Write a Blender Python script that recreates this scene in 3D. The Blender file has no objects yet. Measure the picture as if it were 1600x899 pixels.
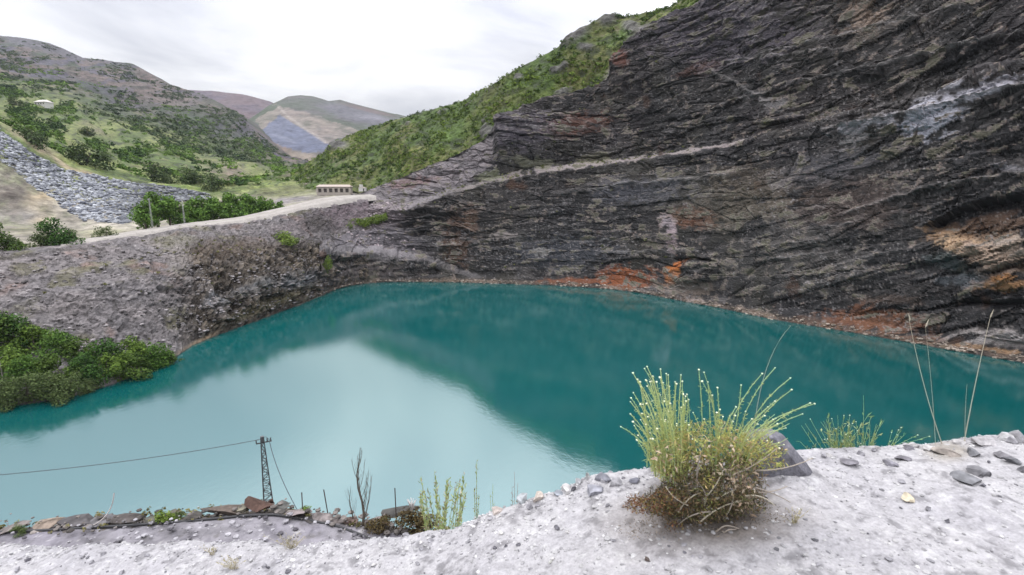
import bpy, math
import numpy as np
from math import radians, sin, cos, pi
from mathutils import Vector, Matrix

scene = bpy.context.scene
COL = scene.collection

# ------------------------------------------------------------------ camera, sky, sun, exposure
CAM_Z = 50.0                       # metres above the lake
FPX = 800.0                        # focal length in pixels of the 1600 px photograph
TH = radians(10.6)                 # pitch below the horizontal
cam_d = bpy.data.cameras.new("camera")
cam = bpy.data.objects.new("camera", cam_d)
COL.objects.link(cam)
cam.location = (0, 0, CAM_Z)
cam.rotation_euler = (pi / 2 - TH, 0, 0)
cam_d.sensor_width = 36.0
cam_d.lens = 36.0 * FPX / 1600.0
cam_d.clip_start = 0.05
cam_d.clip_end = 20000
cam_d.dof.use_dof = True
cam_d.dof.focus_distance = 30.0
cam_d.dof.aperture_fstop = 5.0
scene.camera = cam

SUN_EL, SUN_AZ = radians(48), radians(-62)      # azimuth from +Y, negative = to the left
world = bpy.data.worlds.new("World")
scene.world = world
world.use_nodes = True
wt = world.node_tree
wt.nodes.clear()
def wn(t, **k):
    n = wt.nodes.new(t)
    for a, b in k.items():
        setattr(n, a, b)
    return n
def wmath(op, a, b=None, clamp=False):
    n = wn("ShaderNodeMath", operation=op, use_clamp=clamp)
    for i, v in enumerate((a, b)):
        if v is None: continue
        if isinstance(v, (int, float)): n.inputs[i].default_value = v
        else: wt.links.new(v, n.inputs[i])
    return n.outputs[0]
tc = wn("ShaderNodeTexCoord")
sky = wn("ShaderNodeTexSky", sky_type='NISHITA', sun_disc=False, sun_elevation=SUN_EL, sun_rotation=SUN_AZ,
         altitude=600, air_density=1.0, dust_density=2.0, ozone_density=1.0)
sep = wn("ShaderNodeSeparateXYZ")
wt.links.new(tc.outputs["Generated"], sep.inputs[0])
zc = wmath('MAXIMUM', sep.outputs[2], 0.0)
den = wmath('ADD', zc, 0.16)
cmb = wn("ShaderNodeCombineXYZ")
wt.links.new(wmath('DIVIDE', sep.outputs[0], den), cmb.inputs[0])
wt.links.new(wmath('DIVIDE', sep.outputs[1], den), cmb.inputs[1])
n1 = wn("ShaderNodeTexNoise"); n1.inputs["Scale"].default_value = 0.85; n1.inputs["Detail"].default_value = 6
n1.inputs["Roughness"].default_value = 0.52; n1.inputs["Distortion"].default_value = 0.4
off = wn("ShaderNodeVectorMath", operation='ADD'); off.inputs[1].default_value = (3.1, 7.7, 0.0)
wt.links.new(cmb.outputs[0], off.inputs[0]); wt.links.new(off.outputs[0], n1.inputs["Vector"])
cr = wn("ShaderNodeValToRGB")
cr.color_ramp.elements[0].position = 0.38; cr.color_ramp.elements[0].color = (0.62, 0.635, 0.70, 1)
cr.color_ramp.elements[1].position = 0.64; cr.color_ramp.elements[1].color = (1.12, 1.12, 1.13, 1)
wt.links.new(n1.outputs[0], cr.inputs[0])
# an overcast sky brightens towards the zenith, steepened beyond CIE to brighten the lake's reflection
grad = wmath('ADD', wmath('MULTIPLY', zc, wmath('ADD', wmath('MULTIPLY', zc, 27.0), 23.0)), 5.5)
cl = wn("ShaderNodeVectorMath", operation='SCALE')
wt.links.new(cr.outputs[0], cl.inputs[0]); wt.links.new(grad, cl.inputs["Scale"])
mx = wn("ShaderNodeMix", data_type='RGBA'); mx.inputs[0].default_value = 0.93
wt.links.new(sky.outputs[0], mx.inputs[6]); wt.links.new(cl.outputs[0], mx.inputs[7])
bg = wn("ShaderNodeBackground"); bg.inputs[1].default_value = 0.1
wo = wn("ShaderNodeOutputWorld")
wt.links.new(mx.outputs[2], bg.inputs[0]); wt.links.new(bg.outputs[0], wo.inputs[0])

sun_d = bpy.data.lights.new("sun", 'SUN')
sun_d.energy = 1.4; sun_d.angle = radians(14); sun_d.color = (1.0, 0.965, 0.92)
sun = bpy.data.objects.new("sun", sun_d)
COL.objects.link(sun)
sdir = Vector((sin(SUN_AZ) * cos(SUN_EL), cos(SUN_AZ) * cos(SUN_EL), sin(SUN_EL)))
sun.rotation_euler = sdir.to_track_quat('Z', 'Y').to_euler()
sun.location = (-60, 40, 200)

scene.view_settings.view_transform = 'Standard'
scene.view_settings.look = 'None'
scene.view_settings.exposure = -0.08
scene.view_settings.gamma = 1.0
scene.cycles.volume_bounces = 0
scene.cycles.max_bounces = 5
scene.cycles.diffuse_bounces = 3
scene.cycles.glossy_bounces = 2
scene.cycles.transmission_bounces = 3
scene.cycles.caustics_reflective = False
scene.cycles.caustics_refractive = False

# ------------------------------------------------------------------ helpers
rng = np.random.default_rng(7)
CT, ST = cos(TH), sin(TH)
def ray(px, py):
    u = (px - 800.0) / FPX; v = -(py - 449.5) / FPX
    return u, CT + v * ST, -ST + v * CT
def W(px, py, Y):                  # a place seen at (px, py) in the photograph, Y metres ahead
    x, y, z = ray(px, py); t = Y / y
    return np.array((x * t, Y, CAM_Z + z * t))
def Wz(px, py, z0):                # the same, at height z0
    x, y, z = ray(px, py); t = (z0 - CAM_Z) / z
    return np.array((x * t, y * t, z0))
def proj(P):
    X, Y, Z = P[..., 0], P[..., 1], P[..., 2] - CAM_Z
    d = np.maximum(Y * CT - Z * ST, 1e-3); v = (Y * ST + Z * CT) / d
    return 800 + FPX * X / d, 449.5 - FPX * v

TAB = rng.random(65536).astype(np.float32)
K1, K2, K3 = np.int32(73856093), np.int32(19349663), np.int32(83492791)
def vnoise(p):
    p = np.asarray(p, np.float32); fl = np.floor(p); i = fl.astype(np.int32); f = p - fl; f = f * f * (3 - 2 * f)
    hx = i[..., 0] * K1; hx = (hx, hx + K1); hy = i[..., 1] * K2; hy = (hy, hy + K2); hz_ = i[..., 2] * K3; hz_ = (hz_, hz_ + K3)
    def g(a, b, c):
        h = hx[a] ^ hy[b] ^ hz_[c]; return TAB[(h ^ (h >> 13)) & 65535]
    fx, fy, fz = f[..., 0], f[..., 1], f[..., 2]
    def lx(b, c): u = g(0, b, c); return u + fx * (g(1, b, c) - u)
    def ly(c): u = lx(0, c); return u + fy * (lx(1, c) - u)
    u = ly(0)
    return (u + fz * (ly(1) - u)) * 2 - 1
def fbm(p, octv=4, gain=0.5, seed=0.0):
    s = 0; a = 1.0; tot = 0
    q = p + seed
    for k in range(octv):
        s = s + a * vnoise(q); tot += a; a *= gain; q = q * 2.03 + 17.3
    return s / tot
def ridged(p, octv=4, gain=0.55, seed=0.0):
    s = 0; a = 1.0; tot = 0
    q = p + seed
    for k in range(octv):
        s = s + a * (1 - 2 * np.abs(vnoise(q))); tot += a; a *= gain; q = q * 2.07 + 11.7
    return s / tot
def cells(p, seed):                  # broken blocks: one random value per cell, plus distance to the joint
    p = np.asarray(p, np.float32); i = np.floor(p).astype(np.int32); best = np.full(p.shape[:-1], 9.0, np.float32); sec = best.copy(); val = np.zeros_like(best)
    for dx in (-1, 0, 1):
        for dy in (-1, 0, 1):
            for dz in (-1, 0, 1):
                c = i + np.array((dx, dy, dz), np.int32); h = (c[..., 0] * K1) ^ (c[..., 1] * K2) ^ (c[..., 2] * K3) ^ np.int32(seed * 7919)
                h = h ^ (h >> 11)
                d = (c[..., 0] + TAB[h & 65535] - p[..., 0]) ** 2 + (c[..., 1] + TAB[(h * 31 + 7) & 65535] - p[..., 1]) ** 2 + (c[..., 2] + TAB[(h * 17 + 3) & 65535] - p[..., 2]) ** 2
                n = d < best; sec = np.where(n, best, np.minimum(sec, d)); val = np.where(n, TAB[(h * 13 + 11) & 65535], val); best = np.where(n, d, best)
    return val - 0.5, np.sqrt(sec) - np.sqrt(best)
def sst(x, a, b):
    t = np.clip((x - a) / (b - a), 0, 1); return t * t * (3 - 2 * t)
def mix3(c, col, m):
    return c * (1 - m[..., None]) + np.array(col) * m[..., None]
def blob(px, py, cx, cy, rx, ry, soft=0.6, ang=0.0):
    a = radians(ang); dx, dy = px - cx, py - cy
    ex, ey = dx * cos(a) + dy * sin(a), -dx * sin(a) + dy * cos(a)
    r = np.sqrt((ex / rx) ** 2 + (ey / ry) ** 2)
    return 1 - sst(r, 1 - soft, 1 + soft * 0.4)
def poly(px, py, pts):
    ins = np.zeros(px.shape, bool); n = len(pts)
    for k in range(n):
        (x0, y0), (x1, y1) = pts[k], pts[(k + 1) % n]
        c = ((y0 > py) != (y1 > py)) & (px < (x1 - x0) * (py - y0) / (y1 - y0 + 1e-9) + x0)
        ins ^= c
    return ins.astype(float)

def mesh_from(name, V, F, mat=None, smooth=False, col=None, parent=None, link=True):
    me = bpy.data.meshes.new(name)
    V = np.ascontiguousarray(V, dtype=np.float32).reshape(-1, 3)
    if isinstance(F, np.ndarray):
        F = np.ascontiguousarray(F, dtype=np.int32); nf, k = F.shape
        me.vertices.add(len(V)); me.vertices.foreach_set("co", V.ravel())
        me.loops.add(nf * k); me.loops.foreach_set("vertex_index", F.ravel())
        me.polygons.add(nf); me.polygons.foreach_set("loop_start", np.arange(0, nf * k, k, dtype=np.int32))
        me.update(calc_edges=True)
    else:
        me.from_pydata(V.tolist(), [], F)
    me.polygons.foreach_set("use_smooth", np.full(len(me.polygons), smooth))
    if col is not None:
        at = me.color_attributes.new("Col", 'FLOAT_COLOR', 'POINT')
        c = np.ones((len(V), 4), np.float32); c[:, :3] = np.clip(np.asarray(col).reshape(-1, 3), 0, 1)
        at.data.foreach_set("color", c.ravel())
    if mat: me.materials.append(mat)
    if not link: return me
    o = bpy.data.objects.new(name, me); COL.objects.link(o)
    if parent: o.parent = parent
    return o
def grid_faces(nr, nc):
    a = np.arange(nr * nc).reshape(nr, nc)
    return np.stack([a[:-1, :-1], a[:-1, 1:], a[1:, 1:], a[1:, :-1]], -1).reshape(-1, 4)
def normals(P):
    du = np.gradient(P, axis=1); dv = np.gradient(P, axis=0)
    n = np.cross(du, dv)
    return n / (np.linalg.norm(n, axis=-1, keepdims=True) + 1e-9)
def structure(o): o["kind"] = "structure"; return o
def stuff(o, label, cat):
    o["kind"] = "stuff"; o["label"] = label; o["category"] = cat; return o
def tag(o, label, cat, group=None):
    o["label"] = label; o["category"] = cat
    if group: o["group"] = group
    return o
def thing(name, loc, label, cat, group=None, rz=0.0):
    o = bpy.data.objects.new(name, None); COL.objects.link(o)
    o.location = [float(a) for a in loc]; o.rotation_euler = (0, 0, rz)
    o.empty_display_size = 0.2
    return tag(o, label, cat, group)
def part(name, me, parent, loc=(0, 0, 0), label=None):
    o = bpy.data.objects.new(name, me); COL.objects.link(o); o.parent = parent
    o.location = [float(a) for a in loc]
    if label: o["label"] = label
    return o

# --- materials
def M(name):
    m = bpy.data.materials.new(name); m.use_nodes = True
    t = m.node_tree; t.nodes.clear()
    return m, t
def nd(t, typ, ins=None, **k):
    n = t.nodes.new(typ)
    for a, b in k.items(): setattr(n, a, b)
    for key, v in (ins or {}).items():
        if hasattr(v, "is_output") or isinstance(v, bpy.types.NodeSocket): t.links.new(v, n.inputs[key])
        else: n.inputs[key].default_value = v
    return n
def surf_mat(name, noises, bumps, rough=0.9, spec=0.25, flat=None, stretch=(1, 1, 1), var=0.35, transl=0.0):
    """albedo = mesh colour 'Col' (or flat) times fine grain; bumps = [(scale, strength, distance)]"""
    m, t = M(name)
    tcn = nd(t, "ShaderNodeTexCoord")
    mp = nd(t, "ShaderNodeMapping", {"Vector": tcn.outputs["Object"], "Scale": stretch})
    if flat is None: c = nd(t, "ShaderNodeAttribute", attribute_name="Col").outputs["Color"]
    else: c = nd(t, "ShaderNodeRGB").outputs[0]; c.default_value = (*flat, 1)
    for sc in noises:
        n = nd(t, "ShaderNodeTexNoise", {"Vector": mp.outputs[0], "Scale": sc, "Detail": 3.0, "Roughness": 0.65})
        r = nd(t, "ShaderNodeMapRange", {"Value": n.outputs[0], "From Min": 0.3, "From Max": 0.7, "To Min": 1 - var, "To Max": 1 + var})
        c = nd(t, "ShaderNodeVectorMath", {0: c, "Scale": r.outputs[0]}, operation='SCALE').outputs[0]
    nrm = None
    for sc, st, di in bumps:
        n = nd(t, "ShaderNodeTexNoise", {"Vector": mp.outputs[0], "Scale": sc, "Detail": 3.0, "Roughness": 0.62})
        b = nd(t, "ShaderNodeBump", {"Height": n.outputs[0], "Strength": st, "Distance": di})
        if nrm: t.links.new(nrm, b.inputs["Normal"])
        nrm = b.outputs[0]
    p = nd(t, "ShaderNodeBsdfPrincipled", {"Base Color": c, "Roughness": rough, "Specular IOR Level": spec})
    if nrm: t.links.new(nrm, p.inputs["Normal"])
    sh = p.outputs[0]
    if transl:
        tr = nd(t, "ShaderNodeBsdfTranslucent", {"Color": c})
        sh = nd(t, "ShaderNodeMixShader", {0: transl, 1: sh, 2: tr.outputs[0]}).outputs[0]
    o = nd(t, "ShaderNodeOutputMaterial", {"Surface": sh})
    return m

m_cliff = surf_mat("slate_rock", (1.4,), ((0.9, 0.8, 0.6),), rough=0.82, spec=0.3, stretch=(1, 1, 3.2), var=0.42)
m_earth = surf_mat("scree_earth", (0.9,), ((1.2, 0.8, 0.4),), var=0.38)
m_hill = surf_mat("heath_hill", (0.05, 0.22), ((0.22, 0.8, 2.4),), var=0.45)
m_far = surf_mat("far_hill", (0.04,), ((0.05, 0.8, 8.0),), var=0.35)
m_gravel = surf_mat("pale_gravel", (18.0, 70.0), ((30.0, 0.7, 0.012), (110.0, 0.7, 0.005)), var=0.16)
m_road = surf_mat("gravel_road", (0.3, 1.5), ((1.2, 0.4, 0.2),), var=0.15)
m_leaf = surf_mat("leaves", (), (), rough=0.85, spec=0.08, transl=0.14)
m_stone = surf_mat("stone", (6.0, 25.0), ((12.0, 0.5, 0.02), (45.0, 0.5, 0.008)), var=0.25)
m_rubble = surf_mat("rubble_stone", (1.0, 5.0), ((2.0, 0.6, 0.1),), var=0.3)
m_bark = surf_mat("bark", (3.0,), ((6.0, 0.5, 0.05),), flat=(0.09, 0.075, 0.06))

def ctrl(pts, us, smooth=1):
    """a row of (px, x, y, z) stations resampled at the stations us"""
    a = np.array([np.r_[p[0], p[1]] for p in pts], float)
    out = np.stack([np.interp(us, a[:, 0], a[:, k]) for k in (1, 2, 3)], -1)
    if smooth > 1:
        k = np.hanning(2 * smooth + 1); k /= k.sum()
        pad = np.pad(out, ((smooth, smooth), (0, 0)), mode='edge')
        pad[:smooth] = 2 * out[0] - out[smooth:0:-1] if len(out) > smooth else out[0]
        pad[-smooth:] = 2 * out[-1] - out[-2:-smooth - 2:-1] if len(out) > smooth else out[-1]
        out = np.stack([np.convolve(pad[:, c], k, 'valid') for c in range(3)], -1)
    return out
def rowY(d, us, sm=1): return ctrl([(px, W(px, py, Y)) for px, py, Y in d], us, sm)
def rowZ(d, us, z, sm=1): return ctrl([(px, Wz(px, py, z)) for px, py in d], us, sm)
def rowR(d, dy, base, us, sm=1):
    """rows seen at (px, py), dy metres behind the base row"""
    py = np.interp(us, [a for a, b in d], [b for a, b in d])
    dd = np.interp(us, [a for a, b in dy], [b for a, b in dy])
    P = np.stack([W(u, p, Yb + q) for u, p, Yb, q in zip(us, py, base[:, 1], dd)])
    return ctrl([(u, p) for u, p in zip(us, P)], us, sm)
def loft(rows, subs):
    out = []
    for k, n in enumerate(subs):
        t = np.linspace(0, 1, n, endpoint=False)[:, None, None]
        out.append(rows[k][None] * (1 - t) + rows[k + 1][None] * t)
    out.append(rows[-1][None])
    return np.concatenate(out, 0)
def smooth_v(P, it):
    for _ in range(it):
        P[1:-1] = 0.25 * P[:-2] + 0.5 * P[1:-1] + 0.25 * P[2:]
    return P
def arclen(P):                      # metres along the rim, per column
    d = np.linalg.norm(np.diff(P, axis=0), axis=1)
    return np.r_[0, np.cumsum(d)]
def strata(s, T, sharp=0.75):       # saw-tooth ledges: out at the bottom of each bed, back at its top
    f = s / T - np.floor(s / T)
    return np.where(f < sharp, 0.5 - f / sharp, -0.5 + (f - sharp) / (1 - sharp))
# ------------------------------------------------------------------ large structure
gm = mesh_from("ground", [(-4500, -500, -14), (4500, -500, -14), (4500, 5000, -14), (-4500, 5000, -14)], [(0, 1, 2, 3)],
               surf_mat("ground_earth", (0.02,), (), flat=(0.12, 0.13, 0.09)))
structure(gm)

# --- the quarry cliff on the right
us = np.unique(np.r_[np.linspace(500, 1640, 860), np.linspace(1640, 2400, 160)])
WL = [(500, 463), (525, 452), (545, 447), (570, 443), (600, 441), (700, 441), (750, 443), (860, 446), (950, 452), (1000, 458), (1050, 468), (1120, 481),
      (1200, 498), (1300, 515), (1400, 532), (1480, 546), (1540, 557), (1600, 567), (1750, 592), (1900, 625), (2300, 740), (2400, 775)]
c1 = rowZ(WL, us, 0.0, 12)
c0 = c1 + np.array((0, -7, -9))
c2 = rowR([(500, 398), (560, 397), (620, 402), (680, 415), (740, 437), (800, 438), (900, 441), (1000, 449), (1100, 468), (1200, 486), (1300, 503),
           (1400, 520), (1500, 538), (1600, 555), (1750, 578), (1900, 608), (2300, 710), (2400, 740)],
          [(500, 8), (620, 6), (740, 3), (800, 2), (2400, 2)], c1, us, 8)
c3 = rowR([(500, 386), (560, 385), (620, 391), (680, 405), (740, 428), (800, 431), (900, 434), (1000, 441), (1100, 458), (1200, 475), (1300, 493),
           (1400, 510), (1500, 525), (1600, 540), (1750, 562), (1900, 590), (2300, 680), (2400, 700)],
          [(500, 24), (620, 17), (740, 7), (800, 4.5), (2400, 4.5)], c1, us, 8)
c4 = rowR([(500, 324), (560, 320), (600, 328), (630, 330), (660, 318), (700, 303), (760, 288), (860, 268), (1000, 252), (1130, 232), (1200, 212),
           (1300, 185), (1400, 158), (1500, 130), (1600, 100), (1750, 60), (1900, 20), (2400, -100)],
          [(500, 90), (560, 60), (600, 38), (640, 26), (700, 22), (860, 28), (1000, 30), (1200, 28), (1600, 26), (2400, 22)], c1, us, 8)
c5 = rowR([(500, 318), (560, 313), (600, 320), (630, 320), (660, 309), (700, 295), (760, 280), (860, 259), (1000, 243), (1130, 225), (1200, 207),
           (1300, 181), (1400, 155), (1500, 127), (1600, 98), (1750, 57), (1900, 17), (2400, -104)],
          [(500, 106), (560, 72), (600, 48), (640, 34), (700, 30), (860, 36), (1000, 38), (1200, 33), (1600, 30), (2400, 26)], c1, us, 8)
c6 = rowR([(500, 306), (560, 303), (600, 288), (640, 270), (700, 246), (750, 222), (775, 203), (795, 186), (830, 163), (860, 149), (880, 146), (930, 139),
           (955, 118), (975, 88), (990, 70), (1020, 46), (1060, 20), (1100, -2), (1200, -62), (1400, -120), (1600, -150), (1900, -200), (2400, -300)],
          [(500, 122), (560, 84), (600, 68), (640, 56), (700, 50), (790, 52), (880, 58), (960, 62), (1060, 60), (1200, 58), (1600, 50), (2400, 42)], c1, us, 4)
c7 = c6 + np.array((1, 16, -1.5))
Pc = loft([c0, c1, c2, c3, c4, c5, c6, c7], [4, 18, 14, 170, 14, 190, 14])
Pc = smooth_v(Pc, 3)
al = arclen(c1)[None, :] * np.ones((Pc.shape[0], 1))
N = normals(Pc)
if N[200, 400, 1] > 0: N = -N
px, py = proj(Pc)
X3 = Pc
L3 = np.stack([al, Pc[..., 1] * 0.6, Pc[..., 2]], -1)
dip = np.interp(px, [500, 900, 1250, 1600, 2400], [0.0, 0.03, 0.11, 0.22, 0.24])
warp = 5 * fbm(X3 / 70, 2, seed=3) + 0.35 * fbm(X3 / 10, 2, seed=9)
s = Pc[..., 2] - dip * (al - 150) + warp
m1 = sst(fbm(L3 / 26, 3, seed=31), -0.15, 0.45)
m2 = sst(fbm(L3 / 13, 3, seed=41), -0.2, 0.4)
upper = sst(Pc[..., 2], 25, 100)
D = 3.2 * fbm(X3 / 38, 4, seed=5) + 0.6 * ridged(L3 * np.array((1, 1, 1.7)) / 13, 3, seed=15)
D += 1.5 * strata(s, 13.0) * m1 + 0.6 * strata(s + 3, 5.3) * m2 * m1
sl_ = np.stack([al + 0.5 * fbm(X3 / 3, 2, seed=71), Pc[..., 1] * 0.4, s], -1)
k1_, e1_ = cells(sl_ / np.array((34, 34, 6.5)), 1); k2_, e2_ = cells(sl_ / np.array((15, 15, 2.6)), 2); k3_, e3_ = cells(sl_ / np.array((5.0, 5.0, 1.15)), 3); k4_, e4_ = cells(sl_ / np.array((8, 8, 8)), 6)
k5_, e5_ = cells(np.stack([al, Pc[..., 1] * 0.4, s], -1) / np.array((3.4, 3.4, 2.6)), 7)
D += 1.7 * k1_ + 1.1 * k2_ * (0.4 + m2) + 0.6 * k3_ * (0.3 + m1) + 1.3 * k4_ + 0.6 * k5_ - 0.7 * (1 - sst(e1_, 0.0, 0.06)) - 0.6 * (1 - sst(e4_, 0.0, 0.06)) * m2
D += 7.0 * sst(px, 768, 786) * (1 - sst(px, 800, 930)) * sst(py, 172, 200) * (1 - sst(py, 235, 275)) + 5.0 * sst(px, 948, 968) * (1 - sst(px, 985, 1100)) * (1 - sst(py, 120, 160))
lips = np.zeros(px.shape); lipn = [5 * fbm(X3 / 5, 3, seed=90 + k) for k in range(3)]
def lip(pts, out, decay, back=2.5, pale=0.0):
    # a ledge or an overhang: the face steps out (or in) below a line and comes back over 'decay'
    global D, lips
    pts = np.array(pts, float); ln = np.interp(px, pts[:, 0], pts[:, 1]) + lipn[int(pts[0, 0]) % 3]; d = py - ln
    w = sst(px, pts[0, 0] - 4, pts[0, 0] + 22) * (1 - sst(px, pts[-1, 0] - 22, pts[-1, 0] + 4))
    D += out * w * np.where(d > 0, np.exp(-d / decay), np.exp(d / back)); lips = np.maximum(lips, pale * w * np.exp(-((d - 1) / 2.2) ** 2))
lip([(1440, 356), (1500, 326), (1560, 310), (1660, 296)], -9.0, 20, 1.2); lip([(1490, 470), (1560, 473), (1680, 478)], -6.0, 9, 1.2); lip([(1535, 432), (1600, 414), (1660, 402)], -5.0, 8, 1.2)
lip([(1050, 404), (1085, 401), (1125, 409)], -4.0, 6, 1.0); lip([(745, 364), (790, 357), (815, 360)], -2.5, 5, 1.0)
lip([(1180, 84), (1290, 60), (1400, 32), (1520, 4)], 2.2, 16, 2, 0.8); lip([(1230, 132), (1330, 112), (1420, 94), (1520, 72), (1680, 40)], 2.6, 18, 2, 0.7); lip([(1280, 204), (1400, 184), (1500, 156), (1680, 118)], 2.6, 14, 2, 0.8)
lip([(1310, 335), (1420, 302), (1500, 284), (1680, 258)], 2.4, 16, 2, 0.5); lip([(860, 302), (960, 290), (1060, 281), (1150, 270)], 2.4, 14, 2, 0.6); lip([(1100, 104), (1150, 130), (1205, 162)], 1.8, 10, 2, 0.7); lip([(800, 168), (850, 176), (900, 186), (960, 205)], 2.0, 12, 2, 0.4)
rL = np.random.default_rng(404)
for _ in range(46):
    x0 = rL.uniform(640, 1600); y0 = rL.uniform(20, 500); ln_ = rL.uniform(50, 210); sl0 = -np.interp(x0, [600, 1000, 1300, 1600], [0.0, 0.05, 0.15, 0.24]) + rL.normal() * 0.04
    lip([(x0, y0), (x0 + ln_ / 2, y0 + sl0 * ln_ / 2 + rL.normal() * 2), (x0 + ln_, y0 + sl0 * ln_)], rL.choice((-1, 1)) * rL.uniform(0.8, 2.2), rL.uniform(5, 14), 1.6, rL.uniform(0, 0.6))
D += 0.3 * ridged(L3 * np.array((1, 1, 1.5)) / 5.0, 3, seed=22) + 0.22 * fbm(L3 * np.array((1.0, 1, 2.5)) / 1.3, 3, seed=25)
# vertical joints: blocks broken along near-vertical planes
jn = al * 1.0 + 4 * fbm(X3 / 20, 2, seed=61)
D += 0.8 * strata(jn, 9.0, 0.85) * sst(fbm(L3 / 20, 2, seed=66), 0.0, 0.5)
# the corner that runs up the face
cor = sst(px, 1203, 1214) * (1 - sst(px, 1214, 1330)) * sst(py, 260, 330)
D += 2.2 * cor
# overhangs and hollows on the right
slab = blob(px, py, 1525, 405, 90, 26, 0.6, 26); D += 3.2 * slab
slab2 = blob(px, py, 1575, 395, 45, 20, 0.6, -18); D += 3.0 * slab2
slab3 = blob(px, py, 1570, 528, 90, 16, 0.6, -4); D += 2.5 * slab3
fold = blob(px, py, 1085, 425, 60, 24, 0.5, -12); D += 3.2 * fold
for (hx, hy, rx, ry, am) in ((640, 335, 34, 6, 3.0), (640, 352, 28, 5, 3.0), (655, 366, 22, 5, 2.5), (700, 340, 30, 7, 2), (560, 408, 60, 7, 2.0), (690, 425, 40, 7, 1.5)):
    D -= am * blob(px, py, hx, hy, rx, ry, 0.5, -5)
D *= 1 - 0.75 * (1 - sst(px, 575, 640)) * (1 - sst(py, 318, 335))
flatz = sst(py, 235, 285) * sst(px, 700, 780) * (1 - sst(px, 1400, 1460)) * (1 - np.clip(fold, 0, 1)); D *= 1 - 0.45 * flatz
D += flatz * (0.2 * fbm(L3 / 0.9, 2, seed=27))
foot = sst(Pc[..., 2], 0.2, 7.0)
D *= 0.25 + 0.75 * foot
ledge = np.exp(-((py - np.interp(px, us, proj(c4)[1]) + 4) / np.interp(px, [640, 900, 1150], [6.0, 5.0, 3.5])) ** 2)
D *= 1 - 0.6 * ledge * (px < 1200)
edge = np.zeros(Pc.shape[0]); edge[-16:] = 1; D *= (1 - 0.55 * edge[:, None])
Pc = Pc + N * D[..., None]
Pc[..., 2] += (0.4 * fbm(L3 / 2.2, 2, seed=77)) * foot
# what the rock is made of
cA = np.array((0.070, 0.068, 0.071)); cB = np.array((0.115, 0.102, 0.092)); cC = np.array((0.030, 0.030, 0.032))
k = sst(fbm(L3 * np.array((0.6, 1, 1.6)) / 22, 4, seed=100), -0.35, 0.45)
C = cA * (1 - k[..., None]) + cB * k[..., None]
bedc = fbm(np.stack([al / 16, al * 0, s / 0.9], -1), 3, seed=103)
C = mix3(C, cC, 0.75 * sst(bedc, 0.02, 0.5))
C = mix3(C, (0.25, 0.23, 0.215), 0.5 * sst(-bedc, 0.18, 0.6))
C = C * (1 + 0.6 * k2_ + 0.5 * k3_ + 0.5 * k1_ + 0.25 * k4_ + 0.22 * k5_)[..., None]
nzp = fbm(L3 / 20, 3, seed=112); sp = fbm(L3 / 0.8, 2, seed=108)
C = mix3(C, (0.34, 0.31, 0.285), 0.75 * sst(sp, 0.30, 0.65)); C = mix3(C, (0.028, 0.026, 0.026), 0.65 * sst(-sp, 0.25, 0.65))
C = mix3(C, (0.42, 0.395, 0.38), 0.4 * sst(k3_, 0.33, 0.46) * sst(fbm(L3 / 9, 3, seed=109), -0.15, 0.35))
C = mix3(C, (0.30, 0.28, 0.27), 0.3 * sst(k2_, 0.36, 0.48) * sst(nzp, 0.0, 0.3))
C = mix3(C, (0.105, 0.08, 0.085), 0.5 * sst(fbm(X3 / 30, 3, seed=111), 0.0, 0.5) * upper)          # purplish upper rock
C = mix3(C, (0.10, 0.092, 0.062), 0.6 * sst(fbm(L3 / 17, 4, seed=121), 0.12, 0.5))                  # olive lichen
C = mix3(C, (0.24, 0.22, 0.20), 0.6 * sst(fbm(L3 * np.array((0.5, 1, 2.2)) / 7, 4, seed=131), 0.32, 0.62))  # pale beds
C = mix3(C, (0.20, 0.085, 0.035), 0.7 * sst(fbm(L3 / 14, 5, 0.6, seed=141), 0.34, 0.6))               # iron stains
vs_ = fbm(np.stack([al / 1.3, al * 0, Pc[..., 2] / 16], -1), 3, seed=145); C = mix3(C, (0.04, 0.038, 0.036), 0.6 * sst(vs_, 0.25, 0.55) * sst(fbm(L3 / 25, 2, seed=147), -0.1, 0.3)); C = mix3(C, (0.27, 0.25, 0.235), 0.45 * sst(-vs_, 0.32, 0.6) * sst(fbm(L3 / 22, 2, seed=148), 0.0, 0.35))
nz = 0.5 + 0.8 * fbm(L3 / 4.0, 4, 0.6, seed=151) + 0.5 * k2_ + 0.3 * k3_
nzs = np.clip(nz, 0, 1)
def stain(cx, cy, rx, ry, col, am, ang=0, soft=0.7):
    global C
    C = mix3(C, col, am * sst(blob(px, py, cx, cy, rx * 1.15, ry * 1.15, 1.0, ang) + 1.1 * (nzs - 0.55), 0.2, 0.62))
C = C * 0.58; RU = (0.30, 0.09, 0.025)
stain(980, 432, 46, 22, RU, 0.85); stain(900, 440, 70, 7, RU, 0.65); stain(1052, 428, 16, 28, (0.42, 0.15, 0.035), 0.9, 35)
stain(1060, 415, 14, 10, (0.45, 0.14, 0.03), 0.8, -40)
stain(1080, 340, 50, 20, RU, 0.45); stain(1042, 345, 16, 12, (0.50, 0.43, 0.44), 0.65, 30); stain(1050, 360, 10, 18, (0.48, 0.40, 0.42), 0.6, -10); stain(1050, 375, 10, 22, (0.35, 0.27, 0.27), 0.6)
stain(1340, 500, 70, 26, (0.21, 0.08, 0.035), 0.75); stain(1260, 505, 60, 14, (0.17, 0.09, 0.05), 0.5); stain(1400, 470, 60, 10, (0.14, 0.09, 0.06), 0.4)
stain(715, 375, 26, 45, (0.19, 0.10, 0.055), 0.55); stain(735, 345, 14, 26, (0.2, 0.11, 0.06), 0.5)
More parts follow.
